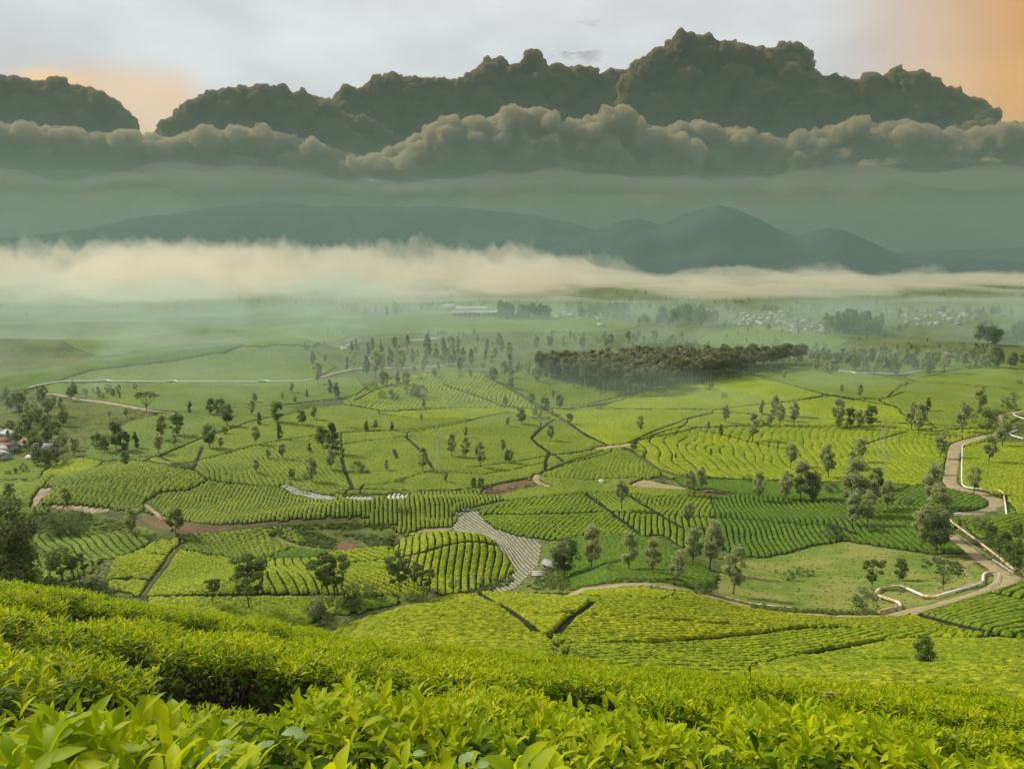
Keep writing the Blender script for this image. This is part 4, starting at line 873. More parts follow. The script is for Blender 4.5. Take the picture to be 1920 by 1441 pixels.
# ------------------------------------------------------------------ roads
def ribbon(name, L, width, mt, lift=.10):
    L = smooth_line(L, 3); seg = np.r_[0, np.cumsum(np.hypot(*np.diff(L[:, :2], axis=0).T))]
    n = max(4, int(seg[-1] / 1.2)); s = np.linspace(0, seg[-1], n)
    C = np.stack([np.interp(s, seg, L[:, 0]), np.interp(s, seg, L[:, 1])], 1); C = np.c_[C, np.zeros(n)]; C = smooth_line(C, 3)[:, :2]
    T = np.gradient(C, axis=0); T /= np.linalg.norm(T, axis=1)[:, None] + 1e-9; Nn = np.stack([-T[:, 1], T[:, 0]], 1)
    cols = np.array([-.54, -.5, -.3, -.1, .1, .3, .5, .54]); V = []
    for i in range(n):
        wj = width * (1 + .22 * float(vnoise(s[i] / 4, 3.3, 8)))
        for j, c in enumerate(cols):
            p = C[i] + Nn[i] * c * wj; V.append((p[0], p[1], lift if 0 < j < 7 else -.1))
    V = np.array(V); V[:, 2] += terrain(V[:, 0], V[:, 1])
    V[:, 2] += np.tile(np.array([0, .0, -.04, .02, .02, -.04, 0, 0]), n)
    F_ = [[i * 8 + j, i * 8 + j + 1, i * 8 + j + 9, i * 8 + j + 8] for i in range(n - 1) for j in range(7)]
    o = obj(name, mesh_np(name, V, F_, MATS[mt], smooth=True)); o['kind'] = 'structure'; return o
for nm, label, pts, wd, mt in ROADS:
    for L in safe_line(pts, 6):
        o = ribbon(nm, L, wd, mt); o['label'] = label
# ponds
for label, poly in (('pale sheet of water catching the sky beyond the conifers', [(758,641),(775,636),(800,633),(830,631),(838,633),(815,637),(790,640)]), ('small pale pond at the foot of the misty ridge', [(628,654),(650,646),(665,642),(672,643),(662,648),(645,655)])):
    W = world_line(poly, 6, True); z = np.percentile(W[:, 2], 60) + .5
    me = bpy.data.meshes.new('pond'); me.from_pydata([(p[0], p[1], z) for p in W], [], [list(range(len(W)))]); me.materials.append(MATS['far_white'] if 'small' in label else MATS['water'])  # small pond: reflected sky painted as an opaque white
    o = obj('pond', me); o['kind'] = 'structure'; o['label'] = label

# ------------------------------------------------------------------ pipelines
def wpt(x, y, h=0.0):
    p = hit(x, y); return np.array([p[0], p[1], p[2] + h])
def pipeline(label, pts, rad, kinds, h=None, support=6.0, nm='pipeline', mats=('white_pipe', 'rusty_pipe')):
    """kinds: one letter for every span between two points, w white / r rusty"""
    h = rad + .45 if h is None else h
    W = [wpt(x, y + FPX * 0, h) for x, y in pts]
    root = empty(nm, W[0] - [0, 0, h]); tag(root, label, 'pipeline', None, 'thing'); L0 = np.array(root.location)
    runs = []; st = 0
    for i in range(1, len(pts)):
        if i == len(pts) - 1 or kinds[i] != kinds[i - 1]: runs.append((st, i, kinds[i - 1])); st = i
    for a, b, kd in runs:
        P = np.array(W[a:b + 1]) - L0; Q = [P[0]]
        for p, q in zip(P[:-1], P[1:]):
            n = max(2, int(np.linalg.norm(q - p) / 1.5))
            for k in range(1, n + 1): Q.append(p + (q - p) * k / n)
        Q = np.array(Q)
        for i in range(len(Q)): Q[i, 2] = max(Q[i, 2], tz(Q[i, 0] + L0[0], Q[i, 1] + L0[1]) + rad + .1 - L0[2])
        Q = smooth_line(Q, 2 if kd == 'r' else 3)
        m = MB(); m.tube(Q, rad, 10)
        if kd == 'r' and rad > .3:
            for i in range(3, len(Q) - 2, 5): m.tube([Q[i] - (Q[i + 1] - Q[i]) * .06, Q[i] + (Q[i + 1] - Q[i]) * .06], rad * 1.07, 10)
        obj('pipe_section', m.mesh('pipe_section', MATS[mats[0] if kd == 'w' else mats[1]], True), root)
        if support:
            s = 0
            for i in range(1, len(Q)):
                s += np.linalg.norm(Q[i] - Q[i - 1])
                if s > support:
                    s = 0; gz_ = tz(Q[i, 0] + L0[0], Q[i, 1] + L0[1]) - L0[2]; t_ = Q[i] - Q[i - 1]; an = math.atan2(t_[1], t_[0])
                    m = MB(); hh_ = Q[i, 2] - gz_
                    m.box((Q[i, 0], Q[i, 1], gz_ + hh_ / 2 - rad * .4), (.35, rad * 1.5, hh_ - rad * .8 + .3), an); m.box((Q[i, 0], Q[i, 1], gz_ + .05), (.6, rad * 3, .3), an)
                    obj('support', m.mesh('support', MATS['grey_wall']), root)
    return root
pipeline('thick pipe with white elbows and rusty straights bent into a loop on the meadow',
 [(1647,1153),(1672,1146),(1686,1143),(1690,1139),(1682,1134),(1645,1122),(1641,1116),(1648,1110),(1676,1103),(1690,1104),(1700,1108),(1730,1122),(1741,1125),(1754,1124),(1838,1099),(1843,1096),(1843,1082),(1848,1079),(1862,1077)], .32, 'rrwwrrwrrwwrrwrwwrw'.replace(' ', ''), support=7)
pipeline('straight rusty pipe running down beside the sloping road with a white elbow on top', [(1802,966),(1788,966),(1783,969),(1780,977),(1784,982),(1835,1020),(1870,1047),(1901,1073)], .34, 'wwwwrrrr', support=8)
pipeline('white pipe along the broad road ending past the hairpin', [(1866,818),(1830,827),(1808,834),(1804,840),(1803,895),(1804,912),(1812,918),(1840,920),(1874,922),(1881,926),(1884,945),(1887,968)], .31, 'wwwwwwwrrrww', support=8)
pipeline('short white pipe with a double bend at the upper right edge', [(1985,760),(1920,772),(1898,778),(1905,783),(1930,790)], .38, 'wwwww', support=8)
pipeline('white pipe stub by the culvert at the right edge', [(1906,809),(1894,813),(1892,816),(1900,820),(1930,828)], .38, 'wwwww', support=8)
pipeline('thin pale pipe lying along the lower road', [(1327,1113),(1360,1121),(1400,1131),(1413,1134),(1450,1138),(1483,1141)], .16, 'rrrwrr', h=.3, support=0)
pipeline('long white pipeline with square expansion loops crossing the far misty field', [(50,731),(73,725),(113,718),(185,717),(193,715),(202,715),(205,717.5),(313,718.5),(320,716),(330,716),(333,718.5),(483,718.5),(488,716),(500,716),(504,718),(567,717),(600,711),(640,699),(653,697),(680,692),(760,693),(790,692),(830,688),(877,683)], .62, 'w' * 24, h=1.3, support=18)
pipeline('small white far pipe half hidden by the tree line at right', [(1570,698),(1600,700),(1603,702),(1633,701),(1650,703),(1690,704),(1712,700),(1732,697)], .6, 'w' * 8, h=1.3, support=18)
def rail(label, pts):
    W = [wpt(x, y, .75) for x, y in dens(pts, 10)]
    root = empty('guard_rail', W[0] - [0, 0, .75]); tag(root, label, 'guard rail', None, 'thing'); L0 = np.array(root.location)
    m = MB(); P = np.array(W) - L0; m.tube(P, .09, 6); obj('rail', m.mesh('rail', MATS['white_pipe'], True), root)
    for p in P[::2]:
        m = MB(); m.tube([p - [0, 0, .9], p + [0, 0, .05]], .07, 6); obj('post', m.mesh('post', MATS['white_pipe'], True), root)
rail('low white rail between the rusty pipe and the road', [(1861,1053),(1872,1060),(1885,1069),(1898,1078)])
rail('low white rail on the inner side of the road bend', [(1873,1078),(1871,1090),(1866,1098),(1853,1104)])

# ------------------------------------------------------------------ trees
def leaf_quads(P, size, up=.4, seed=0):
    r = np.random.default_rng(seed); n = len(P)
    N_ = r.normal(size=(n, 3)); N_[:, 2] = np.abs(N_[:, 2]) + up; N_ /= np.linalg.norm(N_, axis=1)[:, None]
    A_ = np.cross(N_, r.normal(size=(n, 3))); A_ /= np.linalg.norm(A_, axis=1)[:, None] + 1e-9; B_ = np.cross(N_, A_)
    s = size * r.uniform(.6, 1.35, (n, 1))
    V = np.stack([P + A_ * s, P + B_ * s * .55 + N_ * s * .2, P - A_ * s, P - B_ * s * .55 + N_ * s * .2], 1).reshape(-1, 3)
    return V, np.arange(4 * n).reshape(n, 4)
SHAPES = { # crown centre z, rx, rz, tufts, tuft radius (all of height 1)
 'a': (.61, .185, .38, 34, .072), 'd': (.56, .25, .42, 38, .088), 'c': (.52, .18, .46, 34, .07),
 'u': (.64, .27, .33, 20, .085), 'b': (.45, .50, .50, 26, .14), 'f': (.74, .20, .24, 18, .085), 'w': (.68, .62, .28, 34, .10)}
CROWN = {'a': 'crown_airy', 'd': 'crown_dark', 'c': 'crown_dark', 'u': 'crown_green', 'b': 'crown_dark', 'f': 'crown_forest', 'w': 'crown_dark', 'g': 'crown_green', 'l': 'crown_lime'}
def tree_mesh(kind, seed, nleaf, lsize, H=10.0, crown=None, joined=False):
    r = np.random.default_rng(seed); cz, rx, rz, K, tr = SHAPES[kind]
    C = []
    while len(C) < K:
        p = r.normal(size=3); p /= np.linalg.norm(p); p *= r.uniform(.35, 1) ** .5
        x, y, z = p[0] * rx, p[1] * rx, p[2] * rz
        if kind == 'c': k = 1 - (z + rz) / (2 * rz) * .85; x *= k * 1.4; y *= k * 1.4
        if kind == 'a': k = 1 - max(0, z / rz) * .45; x *= k; y *= k
        if kind == 'w': z = abs(z) * .8
        if kind == 'u' and r.random() < .35 and z < 0: continue
        C.append((x + r.normal() * .02, y + r.normal() * .02, cz + z))
    C = np.array(C)
    if kind == 'u': C[:, :2] += (r.normal(size=(K, 2))) * .035
    w_ = r.uniform(.35, 1.4, K); w_ /= w_.sum()
    ti = r.choice(K, nleaf, p=w_); q = r.normal(size=(nleaf, 3)); q /= np.linalg.norm(q, axis=1)[:, None]; q *= r.uniform(.2, 1, (nleaf, 1)) ** .45
    flat = {'u': .55, 'w': .45, 'b': .8}.get(kind, .95)
    sc_ = tr * r.uniform(.7, 1.35, K)[ti][:, None]
    P = C[ti] + q * sc_ * [1, 1, flat]
    P[:, 2] = np.maximum(P[:, 2], .02)
    lean = r.normal(size=2) * .03
    P[:, :2] += lean * P[:, 2:3]
    V, F_ = leaf_quads(P * H, lsize, .35, seed + 1)
    m = MB(); top = cz + rz * .55 if kind != 'b' else .35
    zs = np.linspace(-.02, top, 7); tr0 = {'f': .010, 'b': .012, 'u': .013}.get(kind, .016)
    T = np.stack([lean[0] * zs + np.sin(zs * 7 + seed) * .008, lean[1] * zs + np.cos(zs * 6 + seed) * .008, zs], 1) * H
    if kind != 'b': m.tube(T, np.linspace(tr0, tr0 * .35, 7) * H, 7)
    nb = {'u': 16, 'w': 16, 'b': 10, 'f': 5}.get(kind, 9)
    for k in r.choice(K, min(nb, K), replace=False):
        z0 = max(.02 if kind in 'bw' else .18, C[k, 2] - r.uniform(.12, .3)); z0 = min(z0, top * .95)
        b0 = np.array([np.interp(z0, zs, T[:, 0] / H), np.interp(z0, zs, T[:, 1] / H), z0])
        if kind == 'w': b0 = np.array([0, 0, .18])
        e = C[k] + [lean[0] * C[k, 2], lean[1] * C[k, 2], 0]; md = (b0 + e) / 2 + [0, 0, -.02]
        m.tube(np.array([b0, md, e]) * H, np.array([tr0 * .45, tr0 * .3, tr0 * .12]) * H, 5, False)
    cm = MATS[crown or CROWN[kind]]; bm = MATS['pale_bark' if kind in 'f' else 'bark']
    if joined:
        n0 = len(V); TV = np.concatenate(m.V); TF = np.concatenate(m.F) + n0
        me = mesh_np('tree', np.concatenate([V, TV]), np.concatenate([F_, TF]), cm)
        me.materials.append(bm); mi = np.r_[np.zeros(len(F_), np.int32), np.ones(len(TF), np.int32)]; me.polygons.foreach_set('material_index', mi)
        return me, (V, F_, TV, TF)
    return m.mesh('trunk', bm, True), mesh_np('crown', V, F_, cm)
LIB = {}
for kd in 'adcubfwg':
    base_k = 'd' if kd == 'g' else kd; cr = 'crown_green' if kd == 'g' else None
    LIB[kd, 2] = [tree_mesh(base_k, 100 + ord(kd) * 7 + s, 6400 if kd in 'uw' else 6600, .17, crown=cr) for s in range(3 if kd in 'adu' else 1)]
    LIB[kd, 1] = [tree_mesh(base_k, 300 + ord(kd) * 7 + s, 2300, .27, crown=cr) for s in range(3 if kd in 'ad' else 2)]
    LIB[kd, 0] = [tree_mesh(base_k, 500 + ord(kd) * 7 + s, 560, .48, crown=cr, joined=True) for s in range(3)]
LIB['l', 2] = [tree_mesh('b', 901, 4000, .17, crown='crown_lime')]; LIB['l', 1] = [tree_mesh('b', 902, 1200, .27, crown='crown_lime')]
KN = {'a': ('shade_tree', 'grey-green shade tree', 'shade tree'), 'd': ('round_tree', 'dark round-crowned tree', 'tree'), 'c': ('conifer', 'dark pointed conifer', 'conifer'),
      'u': ('umbrella_tree', 'open layered tree', 'tree'), 'b': ('shrub', 'dark shrub', 'shrub'), 'w': ('spreading_tree', 'low wide spreading dark tree', 'tree'),
      'g': ('leafy_tree', 'mid-green leafy tree', 'tree'), 'l': ('shrub', 'lime green shrub', 'shrub')}
LANDMARKS = [(1140, 836, 'the dirt crossroads'), (850, 1050, 'the round tea hill'), (1680, 1120, 'the bent pipeline loop'), (1800, 880, 'the broad dirt road'), (1870, 940, 'the road hairpin'),
 (950, 1040, 'the pale plastic-covered field'), (580, 922, 'the white plastic beds'), (960, 915, 'the reddish plot'), (1250, 700, 'the plantation forest'), (82, 843, 'the large grey roof at left'),
 (200, 755, 'the pale lane at left'), (250, 718, 'the far white pipeline'), (830, 735, 'the ruled tea ridge'), (800, 637, 'the far pond'), (350, 970, 'the brown bank'), (1500, 1090, 'the meadow'),
 (1200, 1094, 'the pale road crest'), (500, 1090, 'the lime tea fields'), (1480, 970, 'the dark curved tea field'), (1060, 985, 'the central tea terrace'), (340, 860, 'the path junction at left centre'),
 (720, 870, 'the central tea fields'), (1420, 860, 'the great tea field'), (1640, 700, 'the small far pipe'), (1660, 840, 'the pylon'), (1600, 620, 'the tall far grove'), (600, 715, 'the bend of the far pipeline'),
 (1450, 770, 'the upper right tea bands'), (1820, 750, 'the upper right path'), (120, 1000, 'the left scrub hollow'), (1880, 1020, 'the rusty sloping pipe'), (1728, 1253, 'the lowest tea slope')]
PLACED = []
def where(x, y):
    b = min(LANDMARKS, key=lambda L: math.hypot((x - L[0]), (y - L[1]) * 1.6)); dx, dy = x - b[0], y - b[1]
    if abs(dx) < 28 and abs(dy) < 16: s = 'beside'
    elif abs(dx) > abs(dy) * 1.5: s = 'left of' if dx < 0 else 'right of'
    else: s = 'beyond' if dy < 0 else 'in front of'
    return s + ' ' + b[2]
def put_tree(x, y, hpx, kd, lod=None, root_name=None):
    p = hit(x, y); dist = math.hypot(p[0], p[1], p[2] - CAMZ)
    Hm = hpx * dist / FPX * 1.04
    lod = lod if lod is not None else (2 if hpx >= 55 else 1 if hpx >= 17 else 0)
    if kd == 'l': lod = max(lod, 1)
    lib = LIB[kd, lod]; v = lib[random.randrange(len(lib))]; s = Hm / 10.0 / (1.0 if kd != 'b' else .95)
    if lod == 0:
        o = obj(KN[kd][0], v[0]); o.location = p; o.rotation_euler = (0, 0, random.uniform(0, 6.28)); o.scale = (s, s, s)
    else:
        o = empty(KN[kd][0], p, random.uniform(0, 6.28), s)
        obj('trunk', v[0], o); obj('crown', v[1], o)
    PLACED.append((o, x, y, hpx, kd)); return o
T_A = """37,778,38,d 140,745,22,d 185,745,18,a 213,745,14,d 275,770,34,w 357,775,22,c 237,783,18,a 205,785,14,a 304,825,45,a 333,818,42,g 395,778,30,d 412,780,32,d 427,800,42,d 393,842,45,d
255,842,30,c 218,845,50,d 233,848,38,d 183,842,28,g 196,850,30,g 235,873,26,d 298,852,36,a 327,838,22,a 415,842,22,a 422,815,16,d 478,755,18,d 473,780,28,a 487,797,24,c 480,835,38,a 521,793,40,d
525,825,32,c 567,798,30,d 588,788,28,a 547,738,20,a 530,750,15,a 553,755,12,d 575,745,15,c 586,682,26,c 610,682,22,a 596,722,42,a 620,737,26,c 630,747,30,c 572,656,14,c 578,656,9,d 605,840,42,g 625,852,58,c
530,862,32,a 503,862,22,a 580,848,18,c 480,887,26,a 585,905,48,a 620,882,42,a 547,900,22,d 575,900,14,b 125,870,14,b 70,874,26,d 88,875,30,d 106,872,22,d 105,835,14,d 120,840,16,d 140,845,12,d
648,655,14,b 670,655,15,b 690,650,12,c 698,647,16,c 714,643,8,d 803,633,14,c 822,631,10,c 828,631,12,d 833,630,12,d 838,629,10,c 861,631,12,c 868,633,12,d 889,629,14,c
688,702,36,c 705,709,50,a 716,700,36,a 731,692,40,a 753,697,44,a 775,679,28,c 797,667,25,c 803,667,30,c 832,652,22,c 850,687,35,a 868,687,35,a 720,724,30,g 745,720,25,c 762,724,28,d 688,732,12,b 701,729,14,b
815,707,17,d 777,699,14,d 788,711,10,b 862,705,12,b 882,707,14,d 907,706,12,w 922,706,10,d 958,728,20,d 717,747,15,b 740,749,20,b 772,741,24,b 787,745,26,b 795,765,20,c 875,738,14,a 948,762,20,d 997,760,24,d 1022,776,32,d
1007,780,18,b 1049,768,30,d 1037,747,18,a 978,797,34,d 952,801,22,a 1068,797,24,g 1200,812,34,a 1032,828,34,a 687,809,22,c 705,807,22,a 735,807,18,c 790,789,14,a 847,858,46,a 873,822,22,a 873,860,40,a 900,878,50,a 943,849,28,a
953,870,30,d 793,885,46,a 673,888,24,b 725,884,22,a 688,889,10,b 1188,847,22,g 1267,861,12,c 1122,768,14,b 754,907,11,b 835,906,24,a 888,915,22,g 901,915,22,g 1358,747,10,b 1330,732,15,b 1360,794,34,a 1428,777,26,c
1452,789,44,a 1462,799,40,a 1437,799,22,b 1488,799,42,a 1411,828,50,a 1328,803,14,c 1350,817,22,c 1470,712,18,a 1612,747,24,a 1578,737,16,a 1570,802,52,a 1593,800,34,d 1582,805,22,b 1632,800,38,d 1610,807,36,a 1708,808,48,a
1722,815,50,a 1740,772,24,c 1837,772,40,a 1803,812,50,a 1846,804,34,b 1875,797,26,b 1892,767,20,b 1902,747,11,b 1763,860,44,a 1757,889,20,b 1878,838,44,a 1853,869,46,a 1482,878,46,a 1553,898,62,a 1610,870,46,a 1597,883,36,a
1333,855,14,c 1866,690,36,d 1770,702,36,a 1293,932,50,a 1315,922,46,a 1422,942,54,a 1290,990,50,a 1472,940,54,a 1500,940,72,a 1521,940,54,d 1605,972,102,a 1633,962,60,a 1626,988,60,a 1597,988,58,a 1662,957,50,a 1643,922,42,d
1747,955,72,a 1757,1012,88,a 1726,1032,76,a 1756,1042,78,d 1825,927,46,a 1300,1062,70,a 1330,1068,90,a 1375,1114,86,a 1563,1012,30,b 1634,1106,54,u 1687,1088,38,d 1768,1106,52,w 1623,1144,36,b 1330,1110,22,b 1728,1255,54,g
1165,958,62,a 1108,1068,84,a 1057,1086,84,d 1180,1074,74,a 1225,1078,66,a 1266,1096,62,a 1050,1106,34,l 750,1116,76,u 728,1042,36,u 800,1112,50,u 777,1104,52,u 467,1142,100,u 400,1138,50,u 628,1126,92,u 604,1122,84,u 610,1162,54,b
590,1160,30,b 660,1120,24,b 695,1120,24,b 663,1144,24,b 115,1098,62,u 150,1098,58,u 330,1002,46,g 125,952,36,a 100,1007,36,b 145,1002,38,b 247,1003,48,a 185,1108,26,b 372,1018,8,b 1310,1116,26,b 1150,1075,26,l 1640,1000,22,b
1500,1080,16,b 1478,1088,18,b 1520,1080,14,b 1455,1075,8,b 900,1098,18,b 925,1090,16,b 850,1103,16,b 1880,1045,44,g 1900,1068,50,g 1855,1015,30,g 1838,995,24,b 1905,1010,26,g 747,960,12,b 763,960,12,b 18,940,30,d 30,890,12,d 45,885,14,b 15,890,8,b
1240,905,14,b 1400,905,16,b 1300,912,14,b 1560,925,20,b 1700,948,16,b 1910,720,8,b 1687,600,20,c 745,905,9,b 1925,845,30,a 1960,900,40,a 1990,820,40,a -25,800,40,d -40,900,40,d"""
for tk in T_A.split():
    a = tk.split(','); put_tree(float(a[0]), float(a[1]), float(a[2]), a[3])
# the big tree at the left edge, standing on the near slope
bx, by = polar_of(-62, 58); bz = tz(bx, by)
bt = tree_mesh('d', 4242, 21000, .13, 12.5, 'crown_dark'); bt2 = tree_mesh('d', 4243, 16000, .13, 12.5, 'crown_green')
big = empty('large_tree', (bx, by, bz)); obj('trunk', bt[0], big); obj('crown', bt[1], big)
tag(big, 'large dense dark tree cut by the left edge behind the near tea bushes', 'tree', None, 'thing')
bx2, by2 = polar_of(12, 62); big2 = empty('large_tree', (bx2, by2, tz(bx2, by2)), 1.0, .80); obj('trunk', bt2[0], big2); obj('crown', bt2[1], big2)
tag(big2, 'large tree with a lighter yellow-green crown leaning against the dark one at the left edge', 'tree', None, 'thing')
# groves: the nearest as things, the most distant as one wood
groves = [(0,150,738,862,42,9.5,'dga'),(150,260,725,750,8,8,'da'),(650,960,646,700,64,14,'cac'),(900,1060,692,716,26,11,'dag'),(1000,1300,636,656,50,12,'ad'),(1525,1760,676,704,66,12,'dga'),(1480,1900,656,684,50,10,'ad'),(1780,1925,676,692,22,12,'da'),
 (1545,1655,614,628,34,25,'dc'),(1490,1710,617,628,34,10,'da'),(1830,1935,622,648,50,17,'d'),(1345,1560,622,652,26,5,'ad'),(1500,1900,632,672,30,5,'ad'),(1180,1330,650,668,26,10,'da'),
 (640,770,582,594,26,20,'da'),(780,850,574,582,16,25,'dc'),(930,1030,592,600,34,20,'d'),(1085,1180,588,598,30,20,'d'),(1195,1262,602,610,24,14,'d'),(1240,1345,597,612,40,24,'d'),(1350,1560,602,622,46,9,'d'),(1340,1900,560,600,90,14,'d'),(850,1340,560,585,60,14,'da'),(600,1200,625,650,24,5,'ad')]
cand = []
for x0, x1, y0, y1, n, hm, ks in groves:
    for _ in range(n):
        x = random.uniform(x0, x1); y = random.uniform(y0, y1); p = hit(x, y); d = math.hypot(p[0], p[1])
        cand.append((hm * random.uniform(.55, 1.25) / d, x, y, p, d, random.choice(ks)))
cand.sort(key=lambda c: -c[0])
for i, (s_, x, y, p, d, kd) in enumerate(cand[:285]):
    put_tree(x, y, s_ * FPX, kd, 0)
def merge_wood(name, items, mt, label, kinds=('d',)):
    VV = []; FF = []; n = 0
    srcs = [tree_mesh(k, 700 + i, 90 if name == 'distant_woods' else 150, .95, joined=True)[1] for i, k in enumerate(kinds)]
    for p, Hm in items:
        V, F_, TV, TF = srcs[random.randrange(len(srcs))]; a = random.uniform(0, 6.28); c, s = math.cos(a), math.sin(a)
        Q = V @ np.array([[c, s, 0], [-s, c, 0], [0, 0, 1]]) * (Hm / 10) + p; VV.append(Q); FF.append(F_ + n); n += len(V)
    me = mesh_np(name, np.concatenate(VV), np.concatenate(FF), MATS[mt]); o = obj(name, me); return tag(o, label, None, None, 'stuff')
items = [(c[3], c[0] * c[4]) for c in cand[285:]]
for _ in range(900):                         # tree lines on the distant plain
    a = random.uniform(-.62, .66); d = 1700 * math.exp(random.random() * 1.35)
    x, y = d * math.sin(a), d * math.cos(a)
    if vnoise(x / 420, y / 160, 77) < .02: continue
    items.append((np.array([x, y, tz(x, y)]), random.uniform(10, 22)))
merge_wood('distant_woods', items, 'crown_dark', 'far tree groves and tree lines fading into the mist on the plain', ('d', 'd', 'a'))
# plantation forest
FP = world_line([(1000,706),(1055,718),(1110,733),(1165,747),(1200,744),(1280,727),(1345,713),(1400,705),(1470,692),(1512,690),(1505,682),(1440,680),(1300,682),(1150,686),(1030,698)], 10, True)[:, :2]
cand = []
x0, y0 = FP.min(0); x1, y1 = FP.max(0)
while len(cand) < 900:
    x, y = random.uniform(x0, x1), random.uniform(y0, y1)
    if inside(FP, np.array([x]), np.array([y]))[0]: cand.append((math.hypot(x, y) - 200 * 0, x, y))
# thin to a minimum spacing
keep = []
for c in cand:
    if all((c[1] - k[1]) ** 2 + (c[2] - k[2]) ** 2 > 16 for k in keep[-400:]): keep.append(c)
front = line_dist([(world_line([(1000,706),(1055,718),(1110,733),(1165,747),(1200,744),(1280,727),(1345,713),(1400,705),(1470,692),(1512,690)], 8), 0)], np.array([k[1] for k in keep]), np.array([k[2] for k in keep]), 400.)
# true distance to the front edge
EL = world_line([(1000,706),(1055,718),(1110,733),(1165,747),(1200,744),(1280,727),(1345,713),(1400,705),(1470,692),(1512,690)], 8)[:, :2]
fd = [float(np.min(np.hypot(EL[:, 0] - k[1], EL[:, 1] - k[2]))) for k in keep]
orderf = sorted(range(len(keep)), key=lambda i: fd[i])
for i in orderf[:270]:
    _, x, y = keep[i]; s = random.uniform(1.7, 2.2)
    v = LIB['f', 1][random.randrange(2)] if False else LIB['f', 0][random.randrange(3)]
    o = obj('forest_tree', v[0]); o.location = (x, y, tz(x, y) - .2); o.rotation_euler = (0, 0, random.uniform(0, 6.28)); o.scale = (s * .95, s * .95, s)
    tag(o, 'pale-trunked plantation tree at the edge of the dense forest block', 'forest tree', 'plantation forest trees', 'thing')
items = [(np.array([keep[i][1], keep[i][2], tz(keep[i][1], keep[i][2])]), random.uniform(15, 20)) for i in orderf[270:]]
if items: merge_wood('forest_canopy', items, 'crown_forest', 'brown-green crowns of the plantation forest behind its front rows', ('f', 'f', 'd'))

# ------------------------------------------------------------------ scrub
def scatter_poly(poly, n):
    P = world_line(poly, 8, True)[:, :2]; a, b = P.min(0), P.max(0); out = []
    t = 0
    while len(out) < n and t < 60:
        q = rng.uniform(a, b, (n * 2, 2)); q = q[inside(P, q[:, 0], q[:, 1])]; out += list(q); t += 1
    return np.array(out[:n])
def scrub(name, label, poly, n, hgt, mt, lsz=.26):
    Q = scatter_poly(poly, n)
    if len(Q) == 0: print('no scrub', label); return
    z = terrain(Q[:, 0], Q[:, 1]); k = 34
    hs = hgt * rng.uniform(.45, 1.3, len(Q))
    dirs = rng.normal(size=(len(Q), k, 3)); dirs /= np.linalg.norm(dirs, axis=2)[..., None]; dirs[..., 2] = np.abs(dirs[..., 2])
    P = np.concatenate([Q, z[:, None]], 1)[:, None, :] + dirs * (hs[:, None, None] * rng.uniform(.5, 1, (len(Q), k, 1))) * [1.05, 1.05, 1.0]
    V, F_ = leaf_quads(P.reshape(-1, 3), lsz, .5, 5)
    o = obj(name, mesh_np(name, V, F_, MATS[mt])); tag(o, label, None, None, 'stuff')
scrub('scrub', 'dense dark green scrub above the lime fields', [(405,1012),(520,985),(600,1000),(630,1012),(628,1030),(560,1022),(530,1005),(440,1005),(385,1016)], 330, .9, 'crown_green')
scrub('scrub', 'tangled undergrowth in the hollow at the left', [(60,955),(150,962),(230,980),(270,1000),(250,1012),(170,1008),(70,1012),(30,1000)], 420, .9, 'crown_green')
scrub('scrub', 'bushes along the gully at far left', [(95,880),(112,893),(85,912),(60,905)], 90, 1.2, 'crown_green')
scrub('scrub', 'bushy slope below the rusty pipe', [(1835,980),(1870,992),(1920,1050),(1912,1085),(1902,1076),(1865,1040)], 160, 1.3, 'crown_green')
scrub('scrub', 'dark scrub at the foot of the round tea hill', [(840,1108),(885,1106),(945,1088),(968,1075),(955,1098),(900,1114)], 110, 1.0, 'crown_dark')
scrub('scrub', 'weedy slope with pale stems under the hut', [(985,1104),(1010,1085),(1040,1066),(1072,1060),(1074,1100),(1030,1108)], 160, .8, 'crown_green')
scrub('scrub', 'low weeds along the lower road', [(1400,1136),(1500,1144),(1640,1149),(1650,1154),(1550,1153),(1430,1145)], 130, .7, 'crown_green')
scrub('scrub', 'hedges and weeds round the path junction at left centre', [(410,882),(330,868),(300,880),(290,900),(370,905),(400,918),(520,914),(460,902)], 220, .9, 'crown_green')
scrub('scrub', 'dark hedge band under the tree clumps', [(1280,925),(1400,915),(1560,925),(1640,940),(1500,940),(1330,936)], 220, .9, 'crown_green')
scrub('scrub', 'rough bushes right of the dark tea field', [(1590,960),(1700,952),(1760,965),(1690,990),(1620,985)], 150, .9, 'crown_green')
scrub('scrub', 'thicket behind the round hill', [(640,1003),(745,1003),(752,1020),(700,1032),(680,1015)], 130, 1.1, 'crown_dark')
scrub('tall_grass', 'silvery tall grass tufts at the hill corner', [(768,1114),(790,1104),(820,1112),(815,1124),(745,1128)], 70, .9, 'crown_airy', .2)
scrub('scrub', 'rough growth at the foot of the left tea slope', [(60,1098),(150,1092),(215,1094),(225,1112),(100,1114)], 160, 1.0, 'crown_green')
scrub('scrub', 'blue-green low plants in the small gully at left', [(160,1068),(215,1052),(205,1092),(145,1098)], 180, .5, 'crown_airy')
scrub('scrub', 'leafy hedge along the plastic beds', [(430,912),(520,903),(640,922),(760,930),(900,925),(1000,905),(1010,910),(940,925),(880,934),(760,922),(640,934)], 260, .7, 'crown_green')
scrub('scrub', 'green undergrowth beside the brown bank', [(300,1000),(400,1002),(520,985),(640,980),(740,984),(740,992),(640,992),(520,992),(380,1008)], 200, .7, 'crown_green')
scrub('scrub', 'thick growth along the road crest', [(1080,1095),(1180,1084),(1280,1096),(1330,1104),(1330,1112),(1240,1092),(1150,1093)], 160, .8, 'crown_green')

